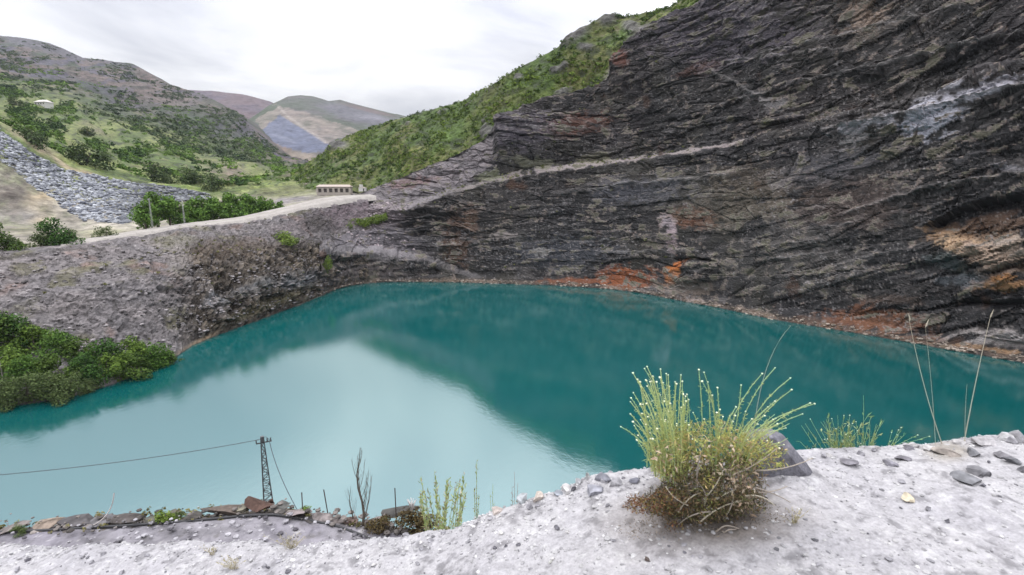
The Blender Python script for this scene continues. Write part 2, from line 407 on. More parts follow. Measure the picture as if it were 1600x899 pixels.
stain(900, 195, 60, 20, (0.2, 0.075, 0.04), 0.6, -10); stain(978, 98, 14, 14, (0.24, 0.085, 0.05), 0.8); stain(1095, 105, 40, 12, (0.19, 0.08, 0.05), 0.5, -20)
stain(1180, 300, 90, 50, (0.13, 0.095, 0.055), 0.45); stain(1320, 320, 110, 50, (0.135, 0.085, 0.06), 0.4)
stain(1455, 185, 50, 34, (0.52, 0.53, 0.58), 0.9, -15); stain(1370, 195, 80, 12, (0.46, 0.45, 0.47), 0.8, -18); stain(1545, 140, 95, 14, (0.50, 0.50, 0.54), 0.8, -16); stain(1450, 150, 60, 10, (0.42, 0.42, 0.45), 0.7, -16)
stain(1330, 220, 30, 16, (0.3, 0.29, 0.28), 0.6, -30); stain(1200, 160, 50, 14, (0.26, 0.25, 0.24), 0.5, 20); stain(1350, 15, 40, 40, (0.36, 0.27, 0.2), 0.7, 30)
stain(1360, 50, 60, 16, (0.26, 0.22, 0.18), 0.55, -25); stain(1575, 262, 30, 8, (0.3, 0.3, 0.32), 0.5)
stain(1560, 395, 100, 40, (0.30, 0.22, 0.155), 0.8, 10); stain(1505, 382, 62, 20, (0.46, 0.32, 0.19), 1.0, 22); stain(1575, 445, 60, 12, (0.40, 0.22, 0.10), 0.9, -4); stain(1570, 530, 90, 18, (0.34, 0.31, 0.285), 0.9, 4); stain(1380, 505, 90, 24, (0.22, 0.10, 0.05), 0.7, 10); stain(1540, 405, 60, 18, (0.36, 0.27, 0.2), 0.9, 30); stain(1580, 385, 40, 24, (0.36, 0.29, 0.22), 0.9, -18)
stain(1480, 410, 40, 16, (0.13, 0.16, 0.155), 0.7, 15); stain(1500, 440, 50, 12, (0.2, 0.22, 0.235), 0.6); stain(1570, 435, 30, 6, (0.42, 0.2, 0.07), 0.8, -6)
stain(1560, 350, 110, 24, (0.15, 0.08, 0.04), 0.65, -10); stain(1560, 528, 70, 12, (0.30, 0.28, 0.265), 0.8); stain(1550, 548, 60, 5, (0.36, 0.22, 0.11), 0.7, 6)
stain(1080, 450, 60, 16, (0.2, 0.16, 0.125), 0.7, 4); stain(1100, 474, 30, 5, (0.42, 0.37, 0.34), 0.7, 12); stain(1180, 490, 50, 6, (0.3, 0.24, 0.19), 0.5, 14)
stain(790, 368, 22, 6, (0.32, 0.28, 0.25), 0.8); stain(880, 395, 100, 30, (0.075, 0.085, 0.105), 0.55); stain(845, 395, 16, 10, (0.36, 0.34, 0.3), 0.6)
stain(730, 440, 90, 5, (0.24, 0.17, 0.12), 0.6); stain(1120, 50, 150, 60, (0.15, 0.13, 0.16), 0.6); stain(820, 210, 60, 40, (0.14, 0.12, 0.15), 0.5, -30); stain(1120, 320, 120, 40, (0.16, 0.14, 0.10), 0.45); stain(1250, 400, 120, 60, (0.15, 0.14, 0.125), 0.45); stain(1010, 300, 90, 26, (0.13, 0.135, 0.16), 0.5); stain(1300, 260, 100, 26, (0.17, 0.165, 0.175), 0.5, -15)
# ledges and screes of paler broken slate
scree_m = poly(px + 10 * (nzs - 0.5), py + 10 * (nzs - 0.5), [(590, 288), (640, 268), (700, 245), (752, 222), (778, 205), (770, 235), (762, 262), (730, 285), (690, 300), (650, 322), (625, 340), (560, 345), (510, 330), (520, 316)])
C = mix3(C, (0.25, 0.225, 0.23), np.clip(scree_m * (0.35 + 0.8 * nzs), 0, 0.9))
gl = sst(ledge ** 1.3 * sst(px, 640, 720) * (1 - sst(px, 1130, 1200)) + 1.2 * (nzs - 0.66), 0.2, 0.55)
C = mix3(C, (0.33, 0.31, 0.29), np.clip(lips * (0.3 + nzs), 0, 0.8))
C = mix3(C, (0.38, 0.33, 0.31), 0.75 * gl * np.interp(px, [640, 760, 860], [0.35, 0.6, 1.0]))
b1 = np.clip(blob(px, py, 570, 372, 110, 34, 0.5, 10) * (0.5 + nzs), 0, 1); C = mix3(C, (0.20, 0.185, 0.195), 0.9 * b1)
b2 = np.clip(np.exp(-((py - np.interp(px, [500, 620, 680, 740], [389, 395, 409, 432])) / 5.5) ** 2) * (px < 760) * (0.5 + nzs), 0, 1)
C = mix3(C, (0.25, 0.235, 0.235), 0.4 * b2)
b3 = blob(px, py, 560, 335, 75, 26, 0.6, 4); C = mix3(C, (0.20, 0.16, 0.165), np.clip(b3 * (0.4 + nzs), 0, 1))
stain(670, 305, 60, 14, (0.22, 0.2, 0.2), 0.7, -18); stain(690, 275, 50, 16, (0.24, 0.21, 0.21), 0.7, -20); stain(760, 240, 24, 22, (0.26, 0.23, 0.23), 0.7, -45)
stain(640, 285, 40, 10, (0.2, 0.11, 0.1), 0.6, -15); stain(835, 258, 40, 10, (0.2, 0.2, 0.13), 0.7); stain(930, 247, 30, 10, (0.19, 0.18, 0.11), 0.6)
stain(765, 275, 24, 10, (0.15, 0.17, 0.08), 0.6); stain(590, 425, 80, 10, (0.12, 0.10, 0.095), 0.5)
shore = np.exp(-((Pc[..., 2] - 0.9) / 1.0) ** 2) * (0.4 + nzs)
C = mix3(C, (0.22, 0.15, 0.10), np.clip(0.5 * shore, 0, 1))
C = mix3(C, (0.06, 0.055, 0.05), np.clip(1 - sst(Pc[..., 2], -0.2, 0.5), 0, 1))                       # wet line
lum = C.mean(-1, keepdims=True); C = C * np.clip(lum / 0.10, 0.3, 2.2) ** 0.35
C = mix3(C, (0.42, 0.40, 0.385), 0.6 * sst(fbm(L3 / 0.7, 2, seed=119) + 0.35 * nzp, 0.42, 0.62))
structure(mesh_from("quarry_cliff", Pc, grid_faces(*Pc.shape[:2])[:, ::-1], m_cliff, False, C * np.interp(py, [0, 220, 420], [0.42, 0.47, 0.49])[..., None] * np.array((1.0, 0.98, 1.03))))

# --- green hillside above the cliff
uh = np.linspace(425, 2400, 760)
ct = np.interp(uh, us, c6[:, 0])[:, None]
top_c = np.stack([np.interp(uh, us, c6[:, q]) for q in range(3)], -1)
leftrow = rowY([(425, 308, 440), (470, 300, 405), (505, 300, 384), (560, 296, 376), (600, 287, 352)], uh)
w0 = sst(uh, 540, 600)[:, None]
h0 = leftrow * (1 - w0) + (top_c + np.array((0, 5, -7))) * w0
SK = [(425, 300, 470), (450, 279, 500), (470, 264, 505), (490, 250, 505), (510, 238, 505), (516, 224, 500), (560, 206, 490), (600, 193, 470), (640, 181, 450), (690, 166, 430), (725, 158, 425),
      (735, 150, 415), (760, 140, 385), (800, 113, 374), (840, 91, 370), (872, 73, 368), (884, 58, 368), (905, 45, 370), (925, 36, 374), (945, 22, 380), (960, 21, 378), (975, 25, 376),
      (1010, 18, 370), (1050, 9, 362), (1100, -22, 350), (1200, -88, 310), (1400, -150, 275), (1600, -180, 245), (2400, -330, 165)]
h2 = rowY(SK, uh, 2)
h1 = 0.5 * (h0 + h2) + np.array((0, 0, 3.0)) * sst(uh, 540, 700)[:, None]
h3 = h2 + np.array((0, 60, -6)); h4 = h2 + np.array((0, 260, -90))
Ph = smooth_v(loft([h0, h1, h2, h3, h4], [80, 80, 12, 12]), 2)
pxh, pyh = proj(Ph)
Nh = normals(Ph); Nh = np.where(Nh[..., 2:3] < 0, -Nh, Nh)
Dh = 3.2 * fbm(Ph / 30, 4, seed=201) + 1.1 * ridged(Ph / 7, 3, seed=205) + 0.5 * fbm(Ph / 2, 2, seed=207)
crag = np.maximum(blob(pxh, pyh, 895, 52, 32, 16, 0.7, -30), blob(pxh, pyh, 950, 30, 18, 10, 0.7, -20))
crag = np.maximum(crag, blob(pxh, pyh, 915, 72, 16, 7, 0.7)); crag = np.maximum(crag, blob(pxh, pyh, 525, 228, 22, 9, 0.6))
crag = np.maximum(crag, 0.8 * blob(pxh, pyh, 985, 40, 16, 10, 0.6))
outc = sst(fbm(Ph / 16, 3, seed=213), 0.34, 0.5) * (pxh > 560) * (pyh < 240); crag = np.maximum(crag, 0.8 * outc)
Dh += crag * (2.2 * ridged(Ph / 6, 3, seed=211) + 1.2)
fade = np.ones(Ph.shape[0]); fade[:6] = np.linspace(0.1, 1, 6)
dsk = np.abs(np.arange(Ph.shape[0]) - 160) / 14.0; fade *= 0.35 + 0.65 * np.clip(dsk, 0, 1)
Ph = Ph + Nh * (Dh * fade[:, None])[..., None]
kg = sst(fbm(Ph / 22, 4, seed=221), -0.3, 0.4); kg2 = fbm(Ph / 5, 3, seed=225)
Ch = np.array((0.085, 0.135, 0.03)) * (1 - kg[..., None]) + np.array((0.155, 0.165, 0.05)) * kg[..., None]
Ch = mix3(Ch, (0.045, 0.058, 0.028), 0.8 * sst(kg2, 0.05, 0.45)); Ch = mix3(Ch, (0.13, 0.10, 0.075), 0.6 * sst(-kg2, 0.2, 0.5) * sst(fbm(Ph / 40, 2, seed=229), -0.1, 0.3))
Ch = mix3(Ch, (0.15, 0.145, 0.135), np.clip(1.2 * crag, 0, 1))
scr = np.maximum(blob(pxh, pyh, 965, 105, 40, 12, 0.6, -45), 0.8 * blob(pxh, pyh, 1000, 50, 22, 14, 0.7, -30))
Ch = mix3(Ch, (0.27, 0.25, 0.24), np.clip(scr * (0.3 + 1.2 * np.clip(0.5 + kg2, 0, 1)), 0, 0.9))
Ch = mix3(Ch, (0.26, 0.22, 0.19), 0.8 * np.clip(blob(pxh, pyh, 470, 288, 22, 10, 0.6, -30) * (0.4 + kg), 0, 1))
structure(mesh_from("green_hillside", Ph, grid_faces(*Ph.shape[:2]), m_hill, True, Ch * 0.52))

# --- bank on the left, under the road
ub = np.unique(np.r_[np.linspace(-700, -60, 120), np.linspace(-60, 575, 520)])
BL = [(-700, 790), (-300, 704), (-60, 650), (0, 638), (100, 624), (170, 603), (230, 581), (270, 562), (300, 541), (340, 524), (400, 502), (460, 480), (505, 461), (525, 452), (545, 447), (575, 443)]
b1r = rowZ(BL, ub, 0.0, 6)
b0r = b1r + np.array((3, -7, -9))
b2r = rowR([(-700, 700), (-300, 615), (0, 565), (100, 553), (200, 538), (270, 516), (300, 492), (340, 470), (400, 446), (460, 430), (505, 418), (575, 398)],
           [(-700, 12), (-300, 16), (0, 20), (200, 18), (300, 12), (340, 8), (460, 8), (575, 8)], b1r, ub, 6)
b3r = rowR([(-700, 560), (-300, 490), (0, 474), (100, 458), (200, 440), (300, 416), (400, 394), (460, 386), (505, 384), (575, 384)],
           [(-700, 32), (-300, 36), (0, 38), (200, 34), (300, 32), (400, 32), (505, 30), (575, 26)], b1r, ub, 6)
CREST = [(-700, 440, 125), (-300, 408, 152), (0, 396, 170), (50, 391, 178), (100, 385, 187), (150, 378, 197), (200, 370, 208), (290, 356, 232), (370, 349, 254), (450, 334, 281), (500, 322, 302), (545, 313, 324), (575, 312, 335)]
b4r = rowY(CREST, ub, 6)
b5r = b4r + np.array((-6, 9, 0.2)); b6r = b5r + np.array((-10, 14, -3))
Pb = smooth_v(loft([b0r, b1r, b2r, b3r, b4r, b5r, b6r], [4, 60, 60, 90, 8, 8]), 2)
pxb, pyb = proj(Pb)
Nb = normals(Pb); Nb = np.where(Nb[..., 2:3] < 0, -Nb, Nb)
alb = arclen(b1r)[None, :] * np.ones((Pb.shape[0], 1))
rock = np.clip(sst(pxb, 255, 330) * sst(pyb, 370, 400), 0, 1)
L3b = np.stack([alb, Pb[..., 1] * 0.6, Pb[..., 2]], -1)
sb = Pb[..., 2] + 0.12 * alb + 3 * fbm(Pb / 18, 3, seed=301)
Db = 1.6 * fbm(Pb / 22, 4, seed=303) + 0.95 * ridged(Pb / 4.5, 4, 0.6, seed=307) + 0.28 * fbm(Pb / 0.9, 2, seed=309)
slb = np.stack([alb, Pb[..., 1] * 0.4, sb], -1); kb1, eb1 = cells(slb / np.array((6, 6, 3)), 4); kb2, eb2 = cells(slb / np.array((2.2, 2.2, 1.2)), 5)
kb3, eb3 = cells(slb / np.array((1.9, 1.9, 5.0)), 8); lowf = 1 - sst(Pb[..., 2], 7, 13)
Db += rock * (2.6 * kb1 + 1.1 * kb2 + 1.8 * kb3 * lowf - 0.8 * (1 - sst(eb1, 0, 0.10)) + 0.6 * strata(sb, 5.5) * sst(fbm(L3b / 10, 2, seed=311), -0.2, 0.3) + 1.0 * ridged(L3b / 6, 3, seed=317)) + 0.6 * kb2 * (1 - rock)
gul = fbm(np.stack([alb / 6 + Pb[..., 2] / 9, alb * 0, Pb[..., 2] / 30], -1), 3, seed=319); Db += 0.8 * gul * (1 - rock)
Db -= 1.6 * blob(pxb, pyb, 275, 455, 30, 5, 0.6, 10) + 1.4 * blob(pxb, pyb, 300, 475, 28, 5, 0.6, 12)
footb = sst(Pb[..., 2], 0.2, 4); Db *= 0.2 + 0.8 * footb
rowi = np.arange(Pb.shape[0]); Db *= (1 - 0.75 * sst(rowi, 205, 216))[:, None]
Pb = Pb + Nb * Db[..., None]
kb = sst(fbm(Pb / 9, 4, seed=331), -0.4, 0.4); nb = fbm(Pb / 1.4, 3, 0.6, seed=333)
Cb = np.array((0.175, 0.16, 0.165)) * (1 - kb[..., None]) + np.array((0.225, 0.20, 0.20)) * kb[..., None]
Cb = mix3(Cb, (0.08, 0.072, 0.07), 0.75 * sst(nb, 0.08, 0.42)); Cb = mix3(Cb, (0.38, 0.35, 0.34), 0.6 * sst(-nb, 0.25, 0.6))
Cb = mix3(Cb, (0.16, 0.15, 0.075), 0.6 * sst(fbm(Pb / 8, 4, seed=341), 0.18, 0.5))
Cb = mix3(Cb, (0.25, 0.16, 0.13), 0.5 * sst(fbm(Pb / 12, 3, seed=345), 0.25, 0.5))
rk = np.clip(rock * (0.55 + 0.9 * fbm(Pb / 6, 3, seed=347) + 0.5), 0, 1)
kr = np.array((0.10, 0.082, 0.066)) * (1 - kb[..., None]) + np.array((0.155, 0.125, 0.095)) * kb[..., None]
kr = mix3(kr, (0.04, 0.036, 0.032), 0.6 * sst(fbm(L3b * np.array((1, 1, 3)) / 2.2, 3, seed=351), 0.05, 0.4)); kr = mix3(kr, (0.3, 0.27, 0.24), 0.5 * sst(-nb, 0.3, 0.6))
Cb = Cb * (1 - rk[..., None]) + kr * rk[..., None]
Cb = Cb * (1 - 0.18 * rock + (0.5 + 0.4 * rock) * kb2 + 0.6 * rock * kb1 + 0.6 * rock * lowf * kb3)[..., None]
fb = np.clip(0.5 + fbm(Pb / 3, 4, seed=361), 0, 1)
def stb(cx, cy, rx, ry, col, am, ang=0):
    global Cb
    Cb = mix3(Cb, col, np.clip(am * blob(pxb, pyb, cx, cy, rx, ry, 0.7, ang) * (0.4 + 1.2 * fb), 0, 1))
stb(470, 440, 40, 14, (0.27, 0.28, 0.31), 0.6, -12); stb(335, 475, 20, 18, (0.26, 0.27, 0.30), 0.6); stb(400, 452, 50, 12, (0.2, 0.21, 0.23), 0.4, -15)
stb(420, 475, 90, 10, (0.15, 0.14, 0.08), 0.6, -22); stb(310, 535, 40, 5, (0.36, 0.27, 0.18), 0.7, -28); stb(360, 390, 100, 22, (0.12, 0.09, 0.07), 0.6, -4)
stb(270, 375, 40, 12, (0.2, 0.19, 0.1), 0.5); stb(550, 335, 80, 22, (0.22, 0.175, 0.19), 0.9, -10); stb(470, 355, 60, 12, (0.2, 0.17, 0.175), 0.8, -12)
stb(495, 350, 30, 16, (0.09, 0.08, 0.075), 0.7); stb(280, 400, 20, 40, (0.3, 0.27, 0.25), 0.5); stb(60, 398, 130, 4, (0.09, 0.08, 0.075), 0.8, -6)
Cb = mix3(Cb, (0.045, 0.045, 0.04), np.clip(1 - sst(Pb[..., 2], -0.2, 0.4), 0, 1))
structure(mesh_from("lakeside_bank", Pb, grid_faces(*Pb.shape[:2]), m_earth, False, Cb * 0.58 * np.array((1.03, 1.03, 1.04))))

# --- gravel road along the top of the bank
ur = np.linspace(95, 600, 220)
r_lo = rowY([(95, 384.5, 188), (150, 376.5, 198), (200, 368.5, 209), (290, 354, 233), (370, 347, 255), (450, 331, 282), (500, 319, 303), (545, 310.5, 325), (600, 306, 352)], ur, 8)
r_hi = rowY([(95, 381, 196), (150, 372, 207), (200, 363.5, 218), (290, 350, 243), (370, 341, 266), (450, 323, 293), (500, 310.5, 314), (530, 307, 330), (600, 303.5, 362)], ur, 8)
Pr = loft([r_lo + np.array((2, -3, -2.5)), r_lo + np.array((0, 0, 0.35)), r_hi + np.array((0, 0, 0.35)), r_hi + np.array((-2, 5, -2.0))], [2, 14, 2])
Pr[..., 2] += 0.10 * fbm(Pr / 2.0, 3, seed=401)
tr = np.linspace(-1, 1, Pr.shape[0])[:, None] * np.ones((1, len(ur)))
kr_ = np.clip(0.5 + 0.6 * fbm(Pr / 5, 3, seed=405), 0, 1)
Cr = np.array((0.34, 0.31, 0.285)) * (1 - kr_[..., None]) + np.array((0.42, 0.39, 0.365)) * kr_[..., None]
Cr = mix3(Cr, (0.27, 0.25, 0.2), 0.6 * np.exp(-((tr) / 0.12) ** 2) * kr_)
structure(mesh_from("gravel_road", Pr, grid_faces(*Pr.shape[:2]), m_road, True, Cr * 0.68))

# --- valley side on the left with the mountain behind
uv = np.linspace(-600, 620, 620)
v0 = rowY([(-600, 432, 140), (-300, 412, 160), (0, 400, 178), (100, 389, 196), (200, 372, 216), (300, 356, 244), (400, 342, 270), (480, 327, 300), (540, 314, 330), (620, 314, 360)], uv, 10)
v1 = rowY([(-600, 330, 190), (-300, 345, 205), (0, 350, 222), (100, 352, 238), (200, 350, 252), (300, 338, 285), (400, 322, 330), (480, 305, 365), (540, 302, 375), (620, 302, 390)], uv, 10)
v2 = rowY([(-600, 40, 260), (-300, 110, 280), (0, 195, 303), (50, 228, 310), (100, 256, 318), (180, 278, 328), (250, 289, 340), (330, 298, 362), (400, 294, 402), (480, 286, 442), (620, 282, 480)], uv, 10)
v3 = rowY([(-600, 10, 460), (-300, 80, 480), (0, 170, 500), (100, 218, 480), (200, 248, 470), (300, 271, 480), (400, 278, 520), (480, 274, 600), (620, 264, 650)], uv, 14)
v4 = rowY([(-600, -10, 800), (-300, 45, 800), (0, 135, 780), (100, 162, 760), (200, 196, 740), (300, 226, 740), (380, 247, 760), (440, 259, 810), (480, 263, 860), (620, 256, 900)], uv, 14)
v5 = rowY([(-600, -20, 1250), (-300, 25, 1200), (0, 105, 1200), (100, 125, 1200), (200, 150, 1200), (300, 182, 1150), (350, 200, 1100), (400, 223, 1050), (440, 246, 1050), (480, 258, 1060), (620, 252, 1120)], uv, 14)
v6 = rowY([(-600, -40, 1900), (-300, 5, 1900), (0, 57, 1900), (55, 63, 1900), (75, 67, 1900), (130, 90, 1900), (180, 97, 1880), (206, 99, 1850), (240, 119, 1800), (280, 137, 1750), (320, 150, 1700), (360, 171, 1600), (400, 206, 1400), (440, 239, 1250), (480, 256, 1210), (620, 250, 1250)], uv, 3)
v7 = v6 + np.array((0, 350, -60)); v8 = v6 + np.array((0, 1500, -500))
Pv = smooth_v(loft([v0, v1, v2, v3, v4, v5, v6, v7, v8], [50, 70, 60, 60, 90, 120, 10, 6]), 5)
pxv, pyv = proj(Pv)
Nv = normals(Pv); Nv = np.where(Nv[..., 2:3] < 0, -Nv, Nv)
rowv = np.arange(Pv.shape[0])[:, None] * np.ones((1, len(uv)))
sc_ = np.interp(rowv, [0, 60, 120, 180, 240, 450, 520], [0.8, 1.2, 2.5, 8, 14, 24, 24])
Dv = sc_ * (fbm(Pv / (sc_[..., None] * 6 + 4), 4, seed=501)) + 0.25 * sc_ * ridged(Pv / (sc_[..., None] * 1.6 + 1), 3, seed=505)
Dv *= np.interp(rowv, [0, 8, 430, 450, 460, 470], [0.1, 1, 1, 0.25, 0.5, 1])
Pv = Pv + Nv * Dv[..., None]
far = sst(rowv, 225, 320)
q = Pv / np.interp(rowv, [0, 120, 240, 450], [6, 14, 34, 60])[..., None]
kv = sst(fbm(q, 4, seed=511), -0.35, 0.35); kv2 = fbm(q * 4, 3, 0.6, seed=515); kv3 = sst(fbm(q / 2.0, 4, 0.6, seed=519), -0.12, 0.18)
Cn = np.array((0.12, 0.175, 0.045)) * (1 - kv[..., None]) + np.array((0.25, 0.29, 0.095)) * kv[..., None]
Cn = mix3(Cn, (0.035, 0.048, 0.026), 0.75 * sst(kv2, 0.05, 0.4)); Cn = mix3(Cn, (0.2, 0.19, 0.09), 0.6 * sst(-kv2, 0.2, 0.5))
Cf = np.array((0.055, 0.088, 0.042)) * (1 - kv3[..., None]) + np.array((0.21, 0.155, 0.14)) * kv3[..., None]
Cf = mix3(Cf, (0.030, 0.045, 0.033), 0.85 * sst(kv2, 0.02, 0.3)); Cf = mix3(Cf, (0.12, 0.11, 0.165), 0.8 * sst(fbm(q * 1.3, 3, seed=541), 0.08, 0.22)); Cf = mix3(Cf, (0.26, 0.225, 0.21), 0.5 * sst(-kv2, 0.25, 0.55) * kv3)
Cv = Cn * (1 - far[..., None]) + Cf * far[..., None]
fv = np.clip(0.5 + 1.1 * fbm(q * 2, 4, seed=531), 0, 1)
def stv(cx, cy, rx, ry, col, am, ang=0, soft=0.7):
    global Cv
    Cv = mix3(Cv, col, np.clip(am * blob(pxv, pyv, cx, cy, rx, ry, soft, ang) * (0.35 + 1.3 * fv), 0, 1))
stv(290, 165, 120, 20, (0.22, 0.175, 0.16), 0.75, 16); stv(230, 170, 60, 12, (0.2, 0.17, 0.16), 0.5, 18); stv(150, 140, 80, 10, (0.09, 0.09, 0.11), 0.6, 18)
stv(60, 72, 120, 10, (0.17, 0.165, 0.2), 0.8, 12); stv(110, 85, 110, 8, (0.15, 0.14, 0.17), 0.7, 14); stv(330, 190, 70, 12, (0.075, 0.10, 0.06), 0.6, 18)
stv(300, 190, 110, 14, (0.055, 0.08, 0.045), 0.65, 18); stv(200, 180, 100, 10, (0.05, 0.075, 0.05), 0.5, 14); stv(355, 270, 40, 18, (0.27, 0.22, 0.17), 0.85, 12)
stv(400, 245, 40, 12, (0.13, 0.11, 0.085), 0.7, 30); stv(310, 246, 50, 7, (0.2, 0.2, 0.08), 0.8, 8); stv(230, 262, 30, 6, (0.24, 0.23, 0.11), 0.7, 4); stv(145, 205, 30, 8, (0.24, 0.22, 0.13), 0.6, 18)
stv(350, 248, 60, 6, (0.2, 0.2, 0.09), 0.6, 8); stv(445, 270, 40, 14, (0.15, 0.13, 0.085), 0.6, 10)
# bare plateau behind the bank with tan spoil
bare = (1 - sst(rowv, 62, 118)) ; Cv = mix3(Cv, (0.33, 0.295, 0.255), np.clip(bare * (0.55 + 0.6 * fv), 0, 0.95))
stv(60, 320, 34, 30, (0.40, 0.32, 0.21), 0.9, 60); stv(20, 335, 50, 14, (0.2, 0.19, 0.19), 0.8); stv(20, 300, 34, 60, (0.13, 0.11, 0.095), 0.9, 20); stv(110, 330, 90, 18, (0.38, 0.34, 0.28), 0.8, 4); stv(200, 352, 110, 8, (0.42, 0.38, 0.32), 0.8)
stv(60, 232, 70, 8, (0.44, 0.36, 0.25), 0.9, 34); stv(130, 272, 30, 6, (0.38, 0.30, 0.2), 0.85, 18); stv(60, 362, 80, 8, (0.2, 0.18, 0.13), 0.6); stv(160, 365, 50, 8, (0.22, 0.21, 0.12), 0.6)
stv(455, 300, 60, 12, (0.17, 0.18, 0.08), 0.9, -6); stv(450, 314, 50, 6, (0.2, 0.18, 0.19), 0.8, -6)
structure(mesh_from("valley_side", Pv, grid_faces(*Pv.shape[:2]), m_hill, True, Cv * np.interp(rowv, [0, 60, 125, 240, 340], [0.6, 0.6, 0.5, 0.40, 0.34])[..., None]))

# --- far hills
def far_hill(name, sky_d, base_d, ud, paint, seed, amp):
    top = rowY(sky_d, ud, 2); bot = rowY(base_d, ud, 4)
    P = loft([bot, top, top + np.array((0, 900, -250))], [90, 8])
    t = np.linspace(0, 1, 90); P[:90, :, 2] += (25 * np.sin(pi * t))[:, None]
    Nn = normals(P); Nn = np.where(Nn[..., 2:3] < 0, -Nn, Nn)
    d = amp * fbm(P / 160, 4, seed=seed) + amp * 0.5 * ridged(P / 70, 3, seed=seed + 3)
    d[86:] *= 0.2; P = P + Nn * d[..., None]
    a, b = proj(P)
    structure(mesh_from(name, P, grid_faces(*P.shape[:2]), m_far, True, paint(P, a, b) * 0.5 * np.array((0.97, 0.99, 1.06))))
def paint_purple(P, a, b):
    k = sst(fbm(P / 200, 4, seed=601), -0.3, 0.3)
    return np.array((0.115, 0.085, 0.11)) * (1 - k[..., None]) + np.array((0.15, 0.10, 0.105)) * k[..., None]
far_hill("heather_hill", [(150, 175, 3400), (230, 152, 3400), (290, 141, 3400), (330, 142, 3400), (380, 148, 3300), (420, 158, 3200), (450, 172, 3100), (540, 200, 3000)],
         [(150, 240, 2400), (540, 250, 2400)], np.linspace(150, 540, 160), paint_purple, 611, 12)
def paint_quarry(P, a, b):
    k = sst(fbm(P / 120, 4, seed=621), -0.3, 0.3); n = 10 * fbm(P / 60, 3, seed=625); f = np.clip(0.5 + fbm(P / 30, 4, 0.6, seed=627), 0, 1)
    c = np.array((0.085, 0.10, 0.07)) * (1 - k[..., None]) + np.array((0.125, 0.115, 0.11)) * k[..., None]
    c = mix3(c, (0.07, 0.095, 0.05), blob(a, b, 405, 175, 40, 16, 0.6, -20) * 0.8)
    c = mix3(c, (0.15, 0.14, 0.165), np.clip(blob(a, b, 560, 180, 70, 14, 0.6, 14) * (0.4 + f), 0, 0.8)); c = mix3(c, (0.24, 0.23, 0.25), np.clip(blob(a, b, 590, 185, 40, 5, 0.6, 6) * f, 0, 0.8))
    c = mix3(c, (0.16, 0.085, 0.065), 0.5 * np.clip(blob(a, b, 575, 172, 50, 3.5, 0.6, 14), 0, 1))
    c = mix3(c, (0.36, 0.29, 0.24), np.clip(poly(a + n, b + n * 0.6, [(436, 166), (402, 186), (404, 200), (470, 215), (505, 232), (512, 222), (545, 212), (560, 203), (520, 190), (480, 176), (450, 170)]) * (0.15 + 0.8 * f), 0, 0.85))
    c = mix3(c, (0.30, 0.20, 0.16), np.clip(blob(a, b, 420, 228, 50, 16, 0.6, 20) * (0.3 + f), 0, 0.9)); c = mix3(c, (0.36, 0.29, 0.22), np.clip(blob(a, b, 450, 245, 70, 12, 0.6, 6) * (0.4 + f), 0, 0.9))
    c = mix3(c, (0.10, 0.06, 0.05), np.clip(blob(a, b, 400, 215, 24, 9, 0.6, 20) * (0.3 + f), 0, 0.8))
    c = mix3(c, (0.145, 0.16, 0.225), 0.95 * poly(a + 0.4 * n, b + 0.3 * n, [(438, 180), (414, 198), (404, 212), (440, 228), (480, 240), (503, 237), (512, 226), (480, 205), (462, 196)]))
    c = mix3(c, (0.24, 0.25, 0.31), np.clip(blob(a, b, 440, 215, 26, 4, 0.6, 20) * f, 0, 0.7))
    c = mix3(c, (0.44, 0.38, 0.33), np.clip(np.exp(-((b - np.interp(a, [436, 450, 475, 508], [168, 182, 200, 222])) / 2.2) ** 2) * (a > 434) * (a < 510), 0, 0.6))
    return c
far_hill("scarred_hill", [(300, 228, 1900), (345, 208, 2000), (380, 192, 2100), (405, 176, 2200), (420, 165, 2300), (435, 158, 2400), (450, 151, 2450), (470, 149, 2500), (490, 151, 2500), (513, 158, 2500), (532, 156, 2500), (548, 161, 2500), (575, 168, 2500), (610, 177, 2500), (640, 184, 2500), (720, 205, 2500), (800, 230, 2500)],
         [(300, 268, 1250), (440, 266, 1270), (800, 262, 1300)], np.linspace(300, 800, 420), paint_quarry, 641, 9)

# --- near slope: the lower terrace and the bank that falls from it to the lake
ue = np.array([-120, -60, -34, -27.5, -24.5, -20.8, -16, -12.8, -11.2, -9, -6.3, -3.5, 3, 30, 80, 190])
ED = np.array([Wz(p, q, 34.0)[:2] for p, q in ((0, 832), (100, 826), (200, 819), (300, 812), (400, 801), (440, 800), (500, 812), (560, 823), (620, 832), (660, 838))])
exs = np.r_[-200, -60, -34, ED[:, 0], 2, 40, 190]; eys = np.r_[34, 27, 22.5, ED[:, 1], 20, 20, 30]
xs = np.unique(np.r_[np.linspace(-190, -32, 90), np.linspace(-32, 0, 420), np.linspace(0, 190, 90)])
ye = np.interp(xs, exs, eys)
def trow(dy, z): return np.stack([xs, ye + dy, np.full_like(xs, z)], -1)
t0 = np.stack([xs, np.full_like(xs, 3.0), np.full_like(xs, 34.2)], -1); t1 = trow(-7, 34.05); t2 = trow(0, 34.0); t3 = trow(0.9, 33.6)
t4 = trow(34, 5.8); t4[:, 1] = np.interp(xs, [-190, -40, 60, 190], [66, 58, 58, 62]); t5 = t4.copy(); t5[:, 1] += 9; t5[:, 2] = 0.6; t6 = t5.copy(); t6[:, 1] += 14; t6[:, 2] = -9
Pt = loft([t0, t1, t2, t3, t4, t5, t6], [30, 90, 14, 70, 10, 6])
rt = np.arange(Pt.shape[0])[:, None]
Pt[..., 2] += 0.10 * fbm(Pt / 1.6, 3, seed=701) * (rt < 134) + 0.05 * fbm(Pt / 0.35, 2, seed=703) * (rt < 134)
